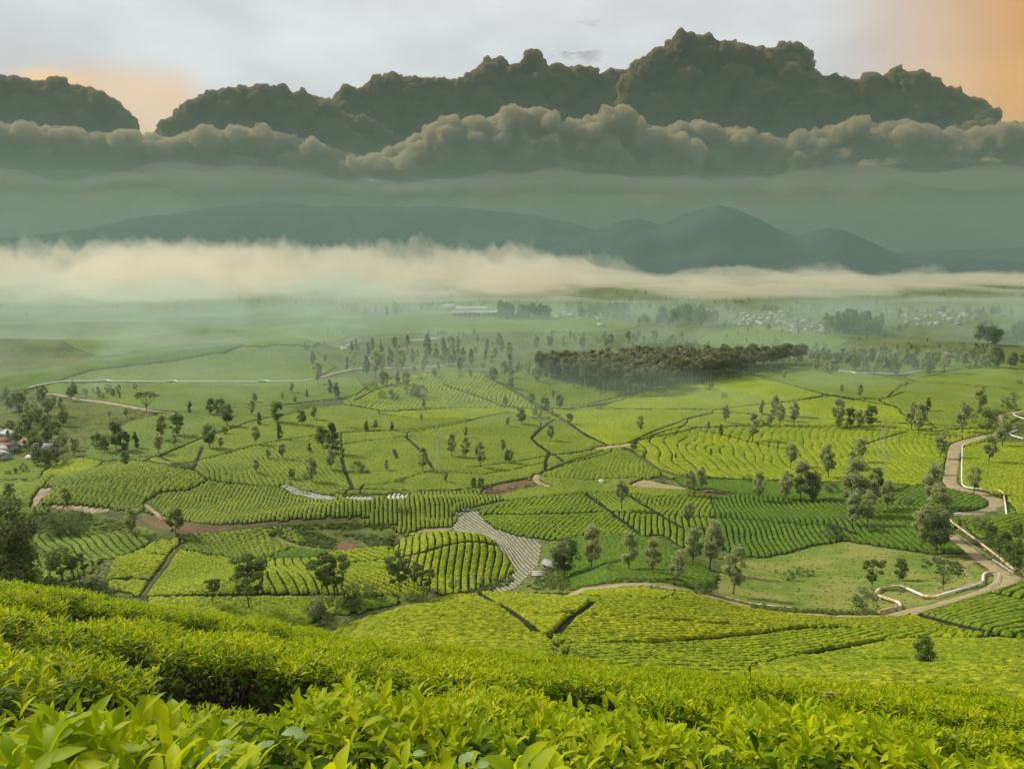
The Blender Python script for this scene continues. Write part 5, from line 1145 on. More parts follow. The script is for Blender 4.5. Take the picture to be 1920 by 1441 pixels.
scrub('scrub', 'low undergrowth at the foot of the plantation forest', [(1000,712),(1055,722),(1110,736),(1165,750),(1200,747),(1280,730),(1345,716),(1400,708),(1470,694),(1470,688),(1400,698),(1280,719),(1165,738),(1110,725),(1055,710)], 300, 2.2, 'crown_dark', .5)
scrub('wild_grass', 'uneven grass tussocks over the meadow', [(1355,1098),(1360,1062),(1390,1050),(1450,1048),(1520,1032),(1585,1018),(1680,1032),(1790,1048),(1840,1075),(1790,1116),(1720,1133),(1650,1146),(1560,1144),(1460,1136),(1390,1126)], 900, .22, 'crown_lime', .14)
fr_ = np.nonzero((FID < 0) & (np.hypot(CXF, CYF) < 560) & (np.hypot(CXF, CYF) > 120) & (vnoise(CXF / 14, CYF / 14, 99) > -.12))[0]
fr_ = fr_[rng.random(len(fr_)) < .035 * (np.hypot(CXF[fr_], CYF[fr_]) / 300) ** 2]; rdd = RD.reshape(ND, NA)[:-1, :-1].ravel()[fr_]; fr_ = fr_[rdd > 0][:9000]
Q = np.stack([CXF[fr_], CYF[fr_], terrain(CXF[fr_], CYF[fr_])], 1); hs = .55 * rng.uniform(.3, 1.5, len(Q)) * np.clip(np.hypot(Q[:, 0], Q[:, 1]) / 300, .7, 1.7)
dr = rng.normal(size=(len(Q), 14, 3)); dr /= np.linalg.norm(dr, axis=2)[..., None]; dr[..., 2] = np.abs(dr[..., 2])
V, F_ = leaf_quads((Q[:, None] + dr * hs[:, None, None]).reshape(-1, 3), .28, .5, 9)
o = obj('wild_grass', mesh_np('wild_grass', V, F_, MATS['crown_green'])); tag(o, 'weeds and rough growth on the uncultivated ground between the fields', None, None, 'stuff')

# ------------------------------------------------------------------ buildings
def house_parts(w, l, h, rh, wall, roof):
    m = MB(); m.box((0, 0, h / 2 - .3), (w, l, h + .6)); 
    m.add([(-w/2, -l/2, h), (w/2, -l/2, h), (0, -l/2, h + rh)], [[0, 1, 2]]); m.add([(-w/2, l/2, h), (w/2, l/2, h), (0, l/2, h + rh)], [[0, 2, 1]])
    a = m.mesh('wall', MATS[wall]); r = MB(); e = .4; t = .12
    for s in (-1, 1):
        r.add([(s * (w/2 + e), -l/2 - e, h - rh * e / (w/2)), (s * (w/2 + e), l/2 + e, h - rh * e / (w/2)), (0, l/2 + e, h + rh + .05), (0, -l/2 - e, h + rh + .05),
               (s * (w/2 + e), -l/2 - e, h - rh * e / (w/2) + t), (s * (w/2 + e), l/2 + e, h - rh * e / (w/2) + t), (0, l/2 + e, h + rh + .05 + t), (0, -l/2 - e, h + rh + .05 + t)],
              [[0,1,2,3],[4,5,6,7],[0,1,5,4],[1,2,6,5],[3,0,4,7],[2,3,7,6]])
    b = r.mesh('roof', MATS[roof])
    d = MB(); d.box((0, -l/2 - .03, 1.0), (.9, .08, 2.0)); dm = d.mesh('door', MATS['dark_opening'])
    q = MB(); q.box((0, 0, 0), (.08, 1.0, .9)); qm = q.mesh('window', MATS['dark_opening'])
    return a, b, dm, qm, w, l
HL = [house_parts(7, 10, 3, 1.8, 'white_wall', 'pale_roof'), house_parts(8, 12, 3.2, 2, 'white_wall', 'brown_roof'), house_parts(6, 8, 2.8, 1.5, 'grey_wall', 'pale_roof'), house_parts(9, 14, 4, 2, 'white_wall', 'far_white')]
def house(v, loc, rz, label, group=None, s=1.0, nm='house', cat='house'):
    r = empty(nm, loc, rz, s); a, b, dm, qm, w_, l_ = HL[v]; obj('wall', a, r); obj('roof', b, r); obj('door', dm, r)
    for sx in (-1, 1):
        for yy in (-.25, .25): q = obj('window', qm, r); q.location = (sx * (w_ / 2 + .02), yy * l_, 1.6)
    return tag(r, label, cat, group, 'thing')
p = wpt(1034, 1066); house(2, p, .9, 'small grey-roofed hut half hidden by the dark tree beside the pale strip field', s=.62, nm='hut', cat='hut')
p = wpt(1130, 906); house(3, p, .3, 'tiny white hut by the path under the crossroads field', s=.28, nm='hut', cat='hut')
p = wpt(61, 862); house(3, p, 1.2, 'small white shed in front of the large grey roof at left', s=.42, nm='shed', cat='shed')
p = wpt(84, 850); house(2, p, 1.45, 'long low building with a large pale grey roof at left', s=1.25, nm='warehouse', cat='building')
p = wpt(62, 837); house(1, p, 1.3, 'low brownish roof just behind the large grey roof', s=.9)
for i, (x, y, v, s) in enumerate([(2, 838, 1, 1.0), (8, 826, 3, .9), (4, 852, 0, .9), (12, 846, 1, .9), (0, 818, 0, 1.0), (2, 862, 3, .8), (-14, 840, 0, 1.)]):
    house(v, wpt(x, y), random.uniform(0, 3), ['red-brown roofed house', 'white house with bright gable', 'grey-roofed white house', 'brown-roofed low house', 'pale house', 'white-roofed small house', 'outer pale house'][i] + ' in the hamlet at the left edge, %s from the top' % ['third', 'second', 'fifth', 'fourth', 'first', 'sixth', 'seventh'][i], 'houses of the left hamlet', s)
m = MB()
root = empty('glasshouse', wpt(452 / 8 + 1040, 1080)); 
for i in range(3): m.box((0, i * 1.3 - 1, .9), (4.2, .9, .12))
for sx in (-1.9, 1.9):
    for sy in (-1, 1.6): m.box((sx, sy, .4), (.1, .1, 1.0))
root.location = wpt(1010, 1080); obj('cover', m.mesh('cover', MATS['far_white']), root); tag(root, 'low pale roofed frame below the hut beside the pale strip field', 'shelter', None, 'thing')
# factory in the mist and the villages
def shed(x, y, w_, l_, h, rz, label):
    r = empty('factory_hall', wpt(x, y), rz); m = MB(); m.box((0, 0, h / 2 - 1), (w_, l_, h + 2)); obj('wall', m.mesh('wall', MATS['white_wall']), r)
    m = MB(); m.add([(-w_/2 - 1, -l_/2 - 1, h), (w_/2 + 1, -l_/2 - 1, h), (w_/2 + 1, 0, h + l_ * .16), (-w_/2 - 1, 0, h + l_ * .16), (-w_/2 - 1, l_/2 + 1, h), (w_/2 + 1, l_/2 + 1, h)], [[0,1,2,3],[3,2,5,4]])
    obj('roof', m.mesh('roof', MATS['far_white']), r)
    for k in range(int(w_ / 8)):
        q = MB(); q.box((-w_/2 + 4 + k * 8, -l_/2 - .05, h * .55), (4, .2, 1.8)); obj('window', q.mesh('window', MATS['dark_opening']), r)
    tag(r, label, 'factory hall', 'factory halls in the mist', 'thing')
shed(884, 586, 62, 26, 9, .05, 'largest pale factory hall in the mist beyond the green rise')
shed(872, 592, 40, 14, 6, .02, 'long white factory hall in front of the largest hall')
shed(908, 592, 40, 14, 6, -.03, 'second white factory hall right of the front hall')
shed(838, 580, 30, 20, 8, .8, 'slanting white-roofed hall at the left of the factory')
shed(945, 588, 30, 14, 6, -.2, 'white hall at the right end of the factory')
shed(955, 593, 30, 12, 5, -.35, 'low white hall in front of the right end hall')
hc = []
for x0, x1, y0, y1, n, nm in [(1020,1110,585,600,26,'pale house in the hazy village beyond the far green field'),(1110,1190,588,602,14,'small house by the far tree groups'),(1370,1480,590,612,70,'tiny bright house in the dense village under the mist'),(1480,1560,596,625,50,'small white house below the village groves'),(1690,1830,585,612,50,'hazy white house of the right hand town'),(1600,1900,565,590,30,'dim house on the misty plain at right'),(1440,1500,585,592,8,'roof just in front of the low cloud')]:
    for _ in range(n): hc.append((random.uniform(x0, x1), random.uniform(y0, y1), nm))
for x, y, nm in hc: 
    p = hit(x, y); house(random.choice([0, 0, 1, 3, 3, 2]), p, random.uniform(0, 3.14), nm, 'village houses on the plain', random.uniform(.45, .85))
for x, y, lab in [(1127,612,'white domed hut alone on the far pale field'),(1776,669,'small white building in front of the right tree line')]:
    house(3, wpt(x, y), 1.0, lab, None, .8)
# ------------------------------------------------------------------ pylons and poles
def pylon(x, y, hpx, label):
    p = hit(x, y); d = math.hypot(p[0], p[1], p[2] - CAMZ); H = hpx * d / FPX; r = empty('pylon', p, random.uniform(-.5, .5)); t = .06
    b, tp = H * .09, H * .018
    for sx in (-1, 1):
        for sy in (-1, 1):
            m = MB(); m.tube([(sx * b, sy * b, -.3), (sx * b * .45, sy * b * .45, H * .5), (sx * tp, sy * tp, H)], t, 4); obj('leg', m.mesh('leg', MATS['steel']), r)
    m = MB()
    for k in range(10):
        z0, z1 = H * k / 10, H * (k + 1) / 10; w0 = np.interp(z0, [0, H * .5, H], [b, b * .45, tp]); w1 = np.interp(z1, [0, H * .5, H], [b, b * .45, tp])
        for s in (-1, 1): m.tube([(-w0, s * w0, z0), (w1, s * w1, z1)], t * .6, 3); m.tube([(s * w0, -w0, z0), (s * w1, w1, z1)], t * .6, 3)
    obj('bracing', m.mesh('bracing', MATS['steel']), r)
    for z in (.72, .83, .94):
        m = MB(); m.tube([(-H * .11, 0, H * z), (0, 0, H * z + .2), (H * .11, 0, H * z)], t, 4); obj('crossarm', m.mesh('crossarm', MATS['steel']), r)
    tag(r, label, 'pylon', 'power line pylons', 'thing')
pylon(1650, 888, 98, 'lattice pylon standing in the great tea field at right')
pylon(820, 880, 82, 'thin lattice pylon in the middle of the central tea fields')
pylon(634, 632, 54, 'tall pylon in front of the misty plain left of the far pond')
for i, (x, y, h) in enumerate([(548, 926, 34), (635, 938, 30), (729, 924, 28), (755, 924, 20), (795, 920, 24), (835, 934, 26), (732, 1112, 62), (380, 850, 20)]):
    p = hit(x, y); d = math.hypot(*p[:2]); H = h * d / FPX * 1.05; m = MB(); m.tube([(0, 0, -.3), (0, 0, H)], [.11, .08], 6)
    r = empty('utility_pole', p, .3); obj('pole', m.mesh('pole', MATS['wood'], True), r); m = MB(); m.box((0, 0, H * .93), (1.6, .1, .1)); obj('crossarm', m.mesh('crossarm', MATS['wood']), r)
    tag(r, ['thin pole at the left end of the white plastic beds', 'thin pole between the plastic beds', 'thin pole at the fan of white beds', 'short pole just right of the fan pole', 'thin pole right of the plastic fan', 'pole left of the reddish plot', 'tall bare pole between the umbrella trees', 'pole by the path at left centre'][i], 'pole', 'thin poles among the fields', 'thing')
# heap of sheeting where the terrace meets the strip field
p = wpt(874, 957); m = MB(); 
for k in range(5): m.box((random.uniform(-.8, .8), random.uniform(-.4, .4), .35), (1.0, .8, .8), random.random())
o = obj('sheeting', m.mesh('sheeting', MATS['blue_sheet'])); o.location = p; tag(o, 'small blue-grey heap of sheeting at the upper end of the pale strip field', 'sheeting', None, 'thing')
for i, (x, y) in enumerate([(857, 964), (862, 966), (302, 976), (964, 1068), (965, 1072)]):
    m = MB(); m.box((0, 0, .3), (.8, .6, .6), random.random()); m.box((.1, 0, .65), (.5, .4, .2), random.random())
    o = obj('sack', m.mesh('sack', MATS['far_white'])); o.location = wpt(x, y)
    tag(o, ['white sack left of the blue-grey heap', 'white sack just below the blue-grey heap', 'white sack at the foot of the bank path', 'white sack by the edge of the round hill', 'lower white sack by the edge of the round hill'][i], 'sack', 'white sacks left in the fields', 'thing')

# ------------------------------------------------------------------ tree labels
ORD = ['leftmost', 'second', 'third', 'fourth', 'fifth', 'sixth', 'seventh', 'eighth', 'ninth', 'tenth', 'eleventh', 'twelfth', 'thirteenth', 'fourteenth', 'fifteenth', 'sixteenth', 'seventeenth', 'eighteenth', 'nineteenth', 'twentieth']
def ordinal(i):
    tens = ['', '', 'twenty', 'thirty', 'forty', 'fifty', 'sixty', 'seventy', 'eighty', 'ninety']
    if i < 20: return ORD[i]
    n = i + 1
    return tens[n // 10 % 10] + ('-' + ['', 'first', 'second', 'third', 'fourth', 'fifth', 'sixth', 'seventh', 'eighth', 'ninth'][n % 10] if n % 10 else '') if n % 10 else {3: 'thirtieth', 4: 'fortieth', 5: 'fiftieth', 2: 'twentieth'}.get(n // 10, 'last')
gr = {}
for o, x, y, h, kd in PLACED:
    size = 'tall ' if h > 60 else 'small ' if h < 20 else ''
    gr.setdefault(size + KN[kd][1] + ' ' + where(x, y), []).append((x, o, kd))
for lb, L in gr.items():
    L.sort(key=lambda t: t[0])
    for i, (x, o, kd) in enumerate(L):
        tag(o, lb if len(L) == 1 else ('%s ' % ordinal(i) if i == 0 else '%s from the left: ' % ordinal(i)) + lb, KN[kd][2], 'trees and shrubs of the valley' if kd != 'c' else 'conifers of the valley', 'thing')
# ------------------------------------------------------------------ the near tea bushes
WIDTHS = {5: [.10, .80, 1.0, .72, .0], 3: [.12, 1.0, .0]}
def leaf_geo(B, D, U, L, W, bend, ns, fold=.35):
    """B base, D direction, U up side, L length -> verts (n, ns*3, 3)"""
    n = len(B); S = np.cross(D, U); S /= np.linalg.norm(S, axis=1)[:, None] + 1e-9; U = np.cross(S, D)
    out = []
    for i, t in enumerate(np.linspace(0, 1, ns)):
        th = bend * t; b = np.where(np.abs(bend) < 1e-3, 1e-3, bend)
        f = (L * np.sin(th) / b)[:, None]; g_ = (L * (1 - np.cos(th)) / b)[:, None]
        C = B + D * f - U * g_
        Un = U * np.cos(th)[:, None] + D * np.sin(th)[:, None]
        w_ = (W * WIDTHS[ns][i])[:, None]
        out += [C - S * w_ + Un * w_ * fold, C, C + S * w_ + Un * w_ * fold]
    return np.stack(out, 1)
def leaf_faces(ns):
    F_ = []
    for i in range(ns - 1):
        a = i * 3
        F_ += [[a, a + 1, a + 4, a + 3], [a + 1, a + 2, a + 5, a + 4]]
    return np.array(F_)
SX, SY = -.11, -.53
BH = .85
def unit(v): return v / (np.linalg.norm(v, axis=1)[:, None] + 1e-9)
def bush_leaves(seed, shoots, per, rx=.55, ry=.72, lmul=.95, tall=.0):
    """leaf parameters of one tea bush, local to its foot; canopy parallel to the slope"""
    r = np.random.default_rng(seed)
    P = r.uniform(-1, 1, (shoots * 2, 2)); P = P[(np.abs(P[:, 0]) ** 2.6 + np.abs(P[:, 1]) ** 2.6) < 1][:shoots]
    n = len(P); rr = (np.abs(P[:, 0]) ** 2.6 + np.abs(P[:, 1]) ** 2.6) ** .38
    X_, Y_ = P[:, 0] * rx, P[:, 1] * ry
    Z_ = BH + SX * X_ + SY * Y_ - .15 * rr ** 3 + r.normal(size=n) * .040 + tall * (r.random(n) > .9) * r.uniform(.3, 1, n)
    out = []
    ax = np.stack([r.normal(size=n) * .22 + P[:, 0] * .25, r.normal(size=n) * .22 + P[:, 1] * .15, np.ones(n)], 1); ax = unit(ax)
    ph = r.uniform(0, 6.28, n)
    for k in range(per):
        u = k / max(1, per - 1)                       # 0 top, 1 bottom
        an = ph + k * 2.4 + r.normal(size=n) * .35
        tilt = np.radians(16 + 48 * u) + r.normal(size=n) * .16
        h = np.stack([np.cos(an), np.sin(an), np.zeros(n)], 1)
        D = unit(ax * np.cos(tilt)[:, None] + h * np.sin(tilt)[:, None]); U = unit(ax * np.sin(tilt)[:, None] - h * np.cos(tilt)[:, None])
        L = (.052 + .050 * min(1, u * 1.7)) * r.uniform(.8, 1.3, n) * lmul
        B = np.stack([X_, Y_, Z_], 1) - ax * (.105 * u)[..., None] if np.ndim(u) else np.stack([X_, Y_, Z_], 1) - ax * .115 * u
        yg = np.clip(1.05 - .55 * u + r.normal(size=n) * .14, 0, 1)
        out.append((B, D, U, L, L * r.uniform(.11, .15, n), r.uniform(.35, 1.15, n), yg))
    # older leaves inside and on the sides, coloured dark to paint the inner shade
    m = int(shoots * 1.3); q = r.normal(size=(m, 3)); q /= np.linalg.norm(q, axis=1)[:, None]
    zz = r.uniform(.22, .80, m) * BH; ang = r.uniform(0, 6.28, m); ra = r.uniform(.72, 1.0, m)
    sx_ = np.sign(np.cos(ang)) * np.abs(np.cos(ang)) ** .75; sy_ = np.sign(np.sin(ang)) * np.abs(np.sin(ang)) ** .75
    X2, Y2 = sx_ * rx * ra, sy_ * ry * ra
    B = np.stack([X2, Y2, zz + SX * X2 + SY * Y2 * 1.0], 1)
    D = unit(np.stack([sx_, sy_, r.uniform(-.3, .7, m)], 1) + r.normal(size=(m, 3)) * .5); U = unit(np.cross(np.cross(D, [0, 0, 1.0]), D) + 1e-6)
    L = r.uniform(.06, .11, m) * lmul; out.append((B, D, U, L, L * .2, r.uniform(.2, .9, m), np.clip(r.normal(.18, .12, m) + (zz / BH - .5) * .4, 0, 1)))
    m = shoots; X3, Y3 = r.uniform(-.92, .92, m) * rx, r.uniform(-.92, .92, m) * ry
    B = np.stack([X3, Y3, BH - r.uniform(.07, .20, m) + SX * X3 + SY * Y3], 1); D = unit(np.stack([r.normal(size=m), r.normal(size=m), r.uniform(0, .8, m)], 1)); U = unit(np.cross(np.cross(D, [0, 0, 1.0]), D) + 1e-6)
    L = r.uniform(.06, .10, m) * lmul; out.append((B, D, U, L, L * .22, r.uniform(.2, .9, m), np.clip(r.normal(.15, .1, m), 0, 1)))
    return [np.concatenate([o[i] for o in out]) for i in range(7)]
def leaf_mesh(name, A, ns):
    B, D, U, L, W, bd, yg = A; V = leaf_geo(B, D, U, L, W, bd, ns); n, k, _ = V.shape
    F_ = (leaf_faces(ns)[None] + (np.arange(n) * k)[:, None, None]).reshape(-1, 4)
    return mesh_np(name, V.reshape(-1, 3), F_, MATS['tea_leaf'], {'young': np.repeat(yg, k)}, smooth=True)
def twig_mesh(seed):
    r = np.random.default_rng(seed); m = MB()
    for _ in range(46):
        a = r.uniform(0, 6.28); b = np.array([r.normal() * .10, r.normal() * .13, -.05]); e = np.array([math.cos(a) * r.uniform(.1, .56), math.sin(a) * r.uniform(.1, .76), r.uniform(.35, .78)]); e[2] += SY * e[1]
        md = (b + e) / 2 + r.normal(size=3) * .05; m.tube([b, md, e], [.014, .009, .004], 4, False)
        for _ in range(2):
            e2 = md + (e - md) * .4 + r.normal(size=3) * .12; e2[2] = abs(e2[2]); m.tube([md, e2], [.006, .003], 3, False)
    return m.mesh('branches', MATS['twig'], True)
TW = [twig_mesh(s) for s in (1, 2, 3)]
BV = {'hi': [leaf_mesh('foliage', bush_leaves(10 + s, 350, 6), 5) for s in range(3)],
      'mid': [leaf_mesh('foliage', bush_leaves(20 + s, 350, 6), 3) for s in range(4)]}
# single leaves for the bushes nearest the camera
LT = []
for s in range(6):
    r = np.random.default_rng(s + 50)
    V = leaf_geo(np.zeros((1, 3)), np.array([[0, 1., 0]]), np.array([[0, 0, 1.]]), np.array([1.]), np.array([.155 + .01 * s]), np.array([.35 + .16 * s]), 5)[0]
    me = mesh_np('leaf', V, leaf_faces(5), MATS['tea_leaf'], {'young': np.full(len(V), [1, .9, .8, .75, .6, .5][s])}, smooth=True); LT.append(me)
HOLES = []
for hx_, hy_, hr_ in [(205, 1300, .45), (900, 1352, .36), (1790, 1385, .5), (250, 1140, .5), (410, 1222, .4), (1380, 1305, .4)]:
    a__, t__ = px_ray(hx_, hy_); d__ = np.linspace(.6, 25, 4000); g__ = np.nonzero(CAMZ - d__ * t__ - near_plane(d__ * math.sin(a__), d__ * math.cos(a__)) - .85 <= 0)[0]
    dq = (d__[g__[0]] if len(g__) else 15.) + .35; HOLES.append((dq * math.sin(a__), dq * math.cos(a__), hr_))
DIPS = []
for hx_, hy_, wpx in [(50, 1138, 110), (290, 1146, 260), (400, 1222, 90), (120, 1262, 240), (1790, 1283, 260), (1130, 1290, 120), (700, 1195, 120), (1450, 1300, 120), (620, 1262, 110), (980, 1272, 90), (560, 1180, 80)]:
    a__, t__ = px_ray(hx_, hy_); d__ = np.linspace(.6, 25, 4000); g__ = np.nonzero(CAMZ - d__ * t__ - near_plane(d__ * math.sin(a__), d__ * math.cos(a__)) - .85 <= 0)[0]
    dq = d__[g__[0]] if len(g__) else 14.; DIPS.append((dq * math.sin(a__), dq * math.cos(a__), max(.6, wpx / FPX * dq * .5 * 1.1), .85))
rows = {}
ROWP, COLP = 1.66, 1.06
for k in range(0, 12):
    yc = 1.42 + k * ROWP
    half = yc * .80 + 1.5; n = int(half / COLP) + 1
    for j in range(-n, n + 1):
        x = j * COLP + (k % 2) * .5 + random.uniform(-.10, .10); y = yc + .10 * math.sin(x * .8 + k) + random.uniform(-.07, .07)
        if abs(x) > half: continue
        if math.hypot(x, y) > 19.8: continue
        if any(math.hypot(x - hx, (y - hy) * .8) < hr for hx, hy, hr in HOLES): continue
        rows.setdefault(k, []).append((x, y))
NEARROW = ['front', 'second', 'third', 'fourth', 'fifth', 'sixth', 'seventh', 'eighth', 'ninth', 'tenth', 'eleventh', 'twelfth']
for k, L in rows.items():
    for j, (x, y) in enumerate(sorted(L)):
        z = near_plane(x, y) + random.uniform(-.16, .07) * (1.0 if k > 1 else .35)
        for dx_, dy_, rx_, ry_ in DIPS:
            if abs((x - dx_) / rx_) < 1 and abs((y - dy_) / ry_) < 1: z -= .42; break; d = math.hypot(x, y)
        s = random.uniform(.93, 1.05)
        root = empty('tea_bush', (x, y, z)); root.scale = (s, s, s * random.uniform(.96, 1.03))
        tag(root, 'tea bush in the %s hedge row from the camera, %s from the left' % (NEARROW[k], ordinal(j) if j else 'first'), 'tea bush', 'tea bushes on the near slope', 'thing')
        if k in (0, 1) and abs(x) < (2.1 if k == 0 else 2.4):
            A = bush_leaves(900 + k * 20 + j, 350, 6, lmul=1.0 if k == 0 else .92, tall=.10)
            W0 = A[0] + [x, y, z - CAMZ]; dd_ = np.linalg.norm(W0, axis=1); sc_ = A[3] / dd_ * (A[6] > .45) * (A[0][:, 2] - SX * A[0][:, 0] - SY * A[0][:, 1] > BH - .09)
            top = np.argsort(-sc_)[:295]; rest = np.setdiff1d(np.arange(len(dd_)), top)
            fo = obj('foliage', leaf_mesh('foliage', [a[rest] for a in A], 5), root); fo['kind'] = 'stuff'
            Bq, Dq, Uq, Lq, _, _, yq = [a[top] for a in A]
            Sq = unit(np.cross(Dq, Uq)); Uq = np.cross(Sq, Dq)
            for i in range(len(top)):
                t_ = min(5, max(0, int((1.05 - yq[i]) * 7 + random.random() * 2)))
                lo = bpy.data.objects.new('leaf', LT[t_]); COL.objects.link(lo); lo.parent = root
                l_ = float(Lq[i]) * 1.08; M = Matrix.Identity(4)
                for c in range(3):
                    M[c][0] = Sq[i][c] * l_; M[c][1] = Dq[i][c] * l_; M[c][2] = Uq[i][c] * l_; M[c][3] = Bq[i][c]
                lo.matrix_local = M
        else:
            v = BV['hi' if d < 5.5 else 'mid']; fo = obj('foliage', v[(j * 7 + k * 3) % len(v)], root); fo['kind'] = 'stuff'
        if j % 2: fo.color = (1, 1, 1, 1)
        obj('branches', TW[(j + k) % 3], root)
# leaf litter and bare earth under the bushes
gx_, gy_ = np.meshgrid(np.linspace(-26, 26, 160), np.linspace(-2, 24, 110)); gz_ = terrain(gx_.ravel(), gy_.ravel()) + .03 + .05 * vnoise(gx_.ravel() * 2, gy_.ravel() * 2, 4)
id_ = np.arange(gx_.size).reshape(gx_.shape); F_ = np.stack([id_[:-1, :-1], id_[:-1, 1:], id_[1:, 1:], id_[1:, :-1]], -1).reshape(-1, 4)
simple('litter', (.045, .032, .018), (.02, .018, .01), 6., .95, .05)
o = obj('soil', mesh_np('soil', np.stack([gx_.ravel(), gy_.ravel(), gz_], 1), F_, MATS['litter'], smooth=True)); o['kind'] = 'structure'
# pale weed leaves climbing among the front shoots
def weed(cx_, cy_, label, n, seed):
    r = np.random.default_rng(seed); zc = near_plane(cx_, cy_) + BH - .02; root = empty('pale_vine', (cx_, cy_, zc)); tag(root, label, 'vine', 'pale vines among the tea', 'thing')
    for i in range(n):
        a = r.uniform(0, 6.28); D = unit(np.array([[math.cos(a), math.sin(a), .15]])); B = np.array([[r.normal() * .06, r.normal() * .05, r.uniform(-.01, .04)]])
        V = leaf_geo(B, D, unit(np.array([[0, 0, 1.0]]) + r.normal(size=(1, 3)) * .3), np.array([r.uniform(.035, .055)]), np.array([r.uniform(.010, .015)]), np.array([.5]), 5, .12)[0]
        obj('leaf', mesh_np('leaf', V, leaf_faces(5), MATS['pale_leaf'], smooth=True), root)
    m = MB(); m.tube([(0, 0, -.3), (.02, .01, -.1), (0, 0, .0)], .0018, 4); obj('stem', m.mesh('stem', MATS['twig']), root)
def near_pt(x, y):
    a, t = px_ray(x, y); d = np.linspace(.6, 25, 4000); z = near_plane(d * math.sin(a), d * math.cos(a)) + BH; g_ = np.nonzero(CAMZ - d * t - z <= 0)[0]
    dd_ = d[g_[0]] if len(g_) else 15.; return dd_ * math.sin(a), dd_ * math.cos(a)
for i, (x, y, lb) in enumerate([(150, 1350, 'pale green vine leaves left of the front shoots'), (390, 1415, 'broad pale vine leaves low in the front row'), (465, 1375, 'pale vine leaves between front shoots near the dark gap'), (885, 1425, 'pale vine leaf at the bottom centre'), (540, 1400, 'small pale vine leaves at lower left centre'), (1790, 1365, 'pale vine leaves in the dark gap at right')]):
    qx, qy = near_pt(x, y); weed(qx, qy, lb, 4, i)
# bamboo stick lying on the bushes
a_, b_ = near_pt(1545, 1305), near_pt(1622, 1308); m = MB()
A3 = np.array([a_[0], a_[1], near_plane(*a_) + BH + .04]); B3 = np.array([b_[0], b_[1], near_plane(*b_) + BH + .04]); m.tube([A3 - A3, (B3 - A3) * .5, B3 - A3], .016, 8)
o = obj('bamboo_stick', m.mesh('bamboo_stick', MATS['wood'], True)); o.location = A3; tag(o, 'pale bamboo stick lying on the bushes at the right of the near slope', 'stick')
# bare twiggy plants rising from the slope
def bare(x, y, h, label, seed):
    r = np.random.default_rng(seed); qx, qy = near_pt(x, y); p = np.array([qx, qy, near_plane(qx, qy) + BH - .1]); root = empty('bare_plant', p); tag(root, label, 'plant', 'bare twiggy plants', 'thing'); m = MB()
    for _ in range(7):
        e = np.array([r.normal() * h * .35, r.normal() * h * .35, h * r.uniform(.6, 1.1)]); md = e * .5 + r.normal(size=3) * h * .08; m.tube([(0, 0, 0), md, e], [.007, .005, .002], 4, False)
        for _ in range(3): m.tube([md + (e - md) * r.random(), md + (e - md) * r.random() + r.normal(size=3) * h * .18], [.004, .0015], 3, False)
    obj('stem', m.mesh('stem', MATS['twig']), root); V, F_ = leaf_quads(r.normal(size=(36, 3)) * h * .28 + [0, 0, h * .7], .03, .3, seed); obj('leaves', mesh_np('leaves', V, F_, MATS['crown_dark']), root)
bare(800, 1205, .55, 'small bare twiggy plant above the near bushes left of centre', 1); bare(1045, 1215, .55, 'bare twiggy plant above the near bushes in front of the path fork', 2); bare(1080, 1222, .4, 'smaller bare plant beside the path fork', 3)

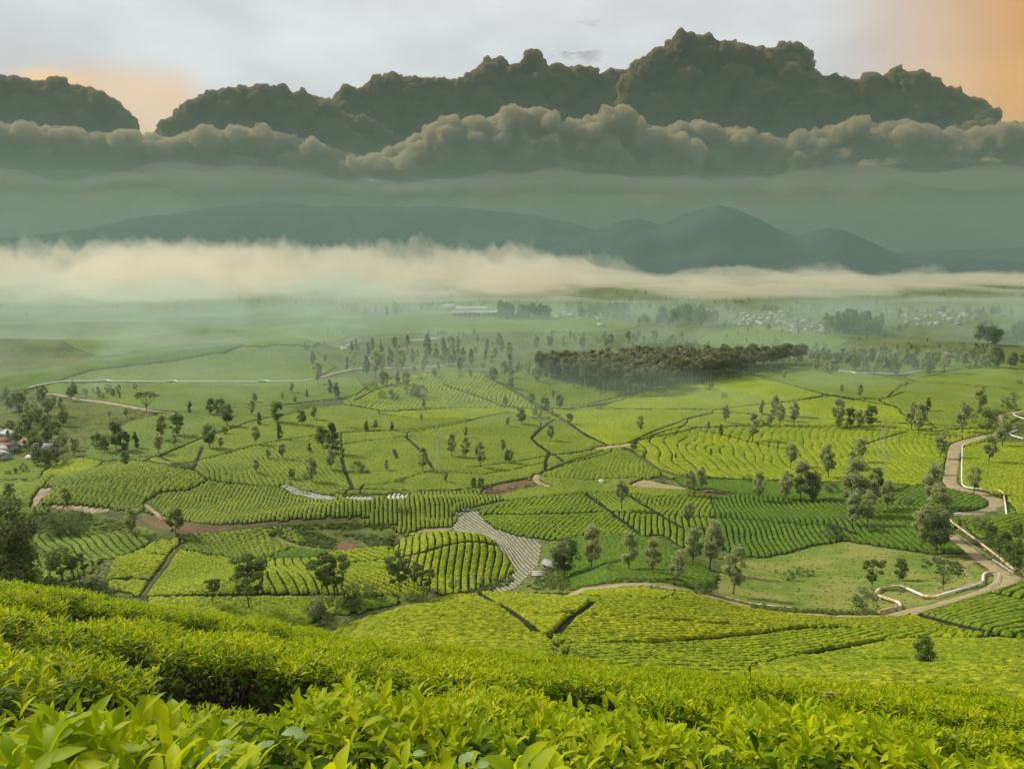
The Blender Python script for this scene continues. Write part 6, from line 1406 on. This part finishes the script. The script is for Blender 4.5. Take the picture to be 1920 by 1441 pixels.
# ------------------------------------------------------------------ mist over the plain and the air
def mist(name, label, xr, yr, zb, thick, mt, nx=220, ny=110, seed=5, sx=240, sy=160, edge=.18, gate=0.0, xfun=None):
    x = np.linspace(*xr, nx); y = np.linspace(*yr, ny); X_, Y_ = np.meshgrid(x, y)
    u = (X_ - xr[0]) / (xr[1] - xr[0]); v = (Y_ - yr[0]) / (yr[1] - yr[0])
    env = np.clip(np.minimum(np.minimum(u, 1 - u) / (edge * .6), np.minimum(v / edge, (1 - v) / edge)), 0, 1) ** .8
    nz = fbm(X_ / sx, Y_ / sy, seed, 5, .55)
    t = np.clip(env * (1 + gate) + nz * 3.1 - .22 - gate * (1 - env), 0, None)
    bil = np.abs(fbm(X_ / (sx * .3), Y_ / (sy * .3), seed + 9, 5, .65)) * 1.6 
    h = thick * np.clip(t, 0, 1.25) * (1 + .5 * bil)
    if xfun is not None: h = h * xfun(X_, Y_)
    h = np.where(env <= 0, 0, h)
    base = zb + fbm(X_ / (sx * .8), Y_ / (sy * .8), seed + 30, 3) * 30 * np.clip(h / thick, 0, 1)
    up = base + h; lo = base - h * .12 - .02
    keep = h > .6; ids = np.arange(nx * ny).reshape(ny, nx)
    ck = (keep[:-1, :-1] | keep[1:, :-1] | keep[:-1, 1:] | keep[1:, 1:])
    q = np.stack([ids[:-1, :-1], ids[:-1, 1:], ids[1:, 1:], ids[1:, :-1]], -1)[ck]
    off = nx * ny; V = np.concatenate([np.stack([X_.ravel(), Y_.ravel(), up.ravel() + .02], 1), np.stack([X_.ravel(), Y_.ravel(), lo.ravel()], 1)])
    # side walls where the sheet ends
    cnt = {}
    for a in q:
        for e0, e1 in ((a[0], a[1]), (a[1], a[2]), (a[2], a[3]), (a[3], a[0])):
            key = (min(e0, e1), max(e0, e1)); cnt.setdefault(key, []).append((e0, e1))
    W_ = np.array([[e[0][1], e[0][0], e[0][0] + off, e[0][1] + off] for e in cnt.values() if len(e) == 1])
    F_ = np.concatenate([q, q[:, ::-1] + off, W_]) ; used, inv = np.unique(F_, return_inverse=True)
    o = obj(name, mesh_np(name, V[used], inv.reshape(-1, 4), MATS[mt], smooth=True)); tag(o, label, None, None, 'stuff'); return o
vol_mat('mist_thick', (.94, .89, .73), .0036, .3)
vol_mat('mist_thin', (.58, .74, .66), .0020, .2)
vol_mat('air', (.25, .375, .335), .000115, .1)
left = lambda X_, Y_: 1 - .66 * sstep(X_ / Y_, -.25, .22) - .10 * sstep(X_ / Y_, .2, .5)
wide = lambda X_, Y_: 1 - .45 * sstep(X_ / Y_, -.25, .15)
bankf = lambda X_, Y_: left(X_, Y_) * (.26 + .74 * sstep(Y_ + 900 * vnoise(X_ / 190, Y_ / 400, 61), 1450, 2300)) * np.clip(1 + 3.0 * vnoise(X_ / 230, Y_ / 300, 63) * sstep(X_ / Y_, -.3, .1), .02, 2)
mist('mist_bank', 'thick cream mist bank lying over the plain', (-2600, 2500), (1300, 3600), 30, 84, 'mist_thick', 300, 150, 5, 200, 140, .14, .0, bankf)
mist('mist_veil', 'thin veil of mist hanging in front of the bank', (-1300, 1300), (700, 1500), 12, 46, 'mist_thin', 200, 100, 15, 130, 90, .2, .1, wide)
mist('mist_veil', 'faint low mist drifting through the valley', (-620, 720), (420, 900), 4, 24, 'mist_thin', 160, 90, 25, 110, 75, .25, .0, wide)
m = MB(); m.box((0, 300, 378), (22200, 23400, 796))
o = obj('haze', m.mesh('haze', MATS['air'])); o['kind'] = 'stuff'
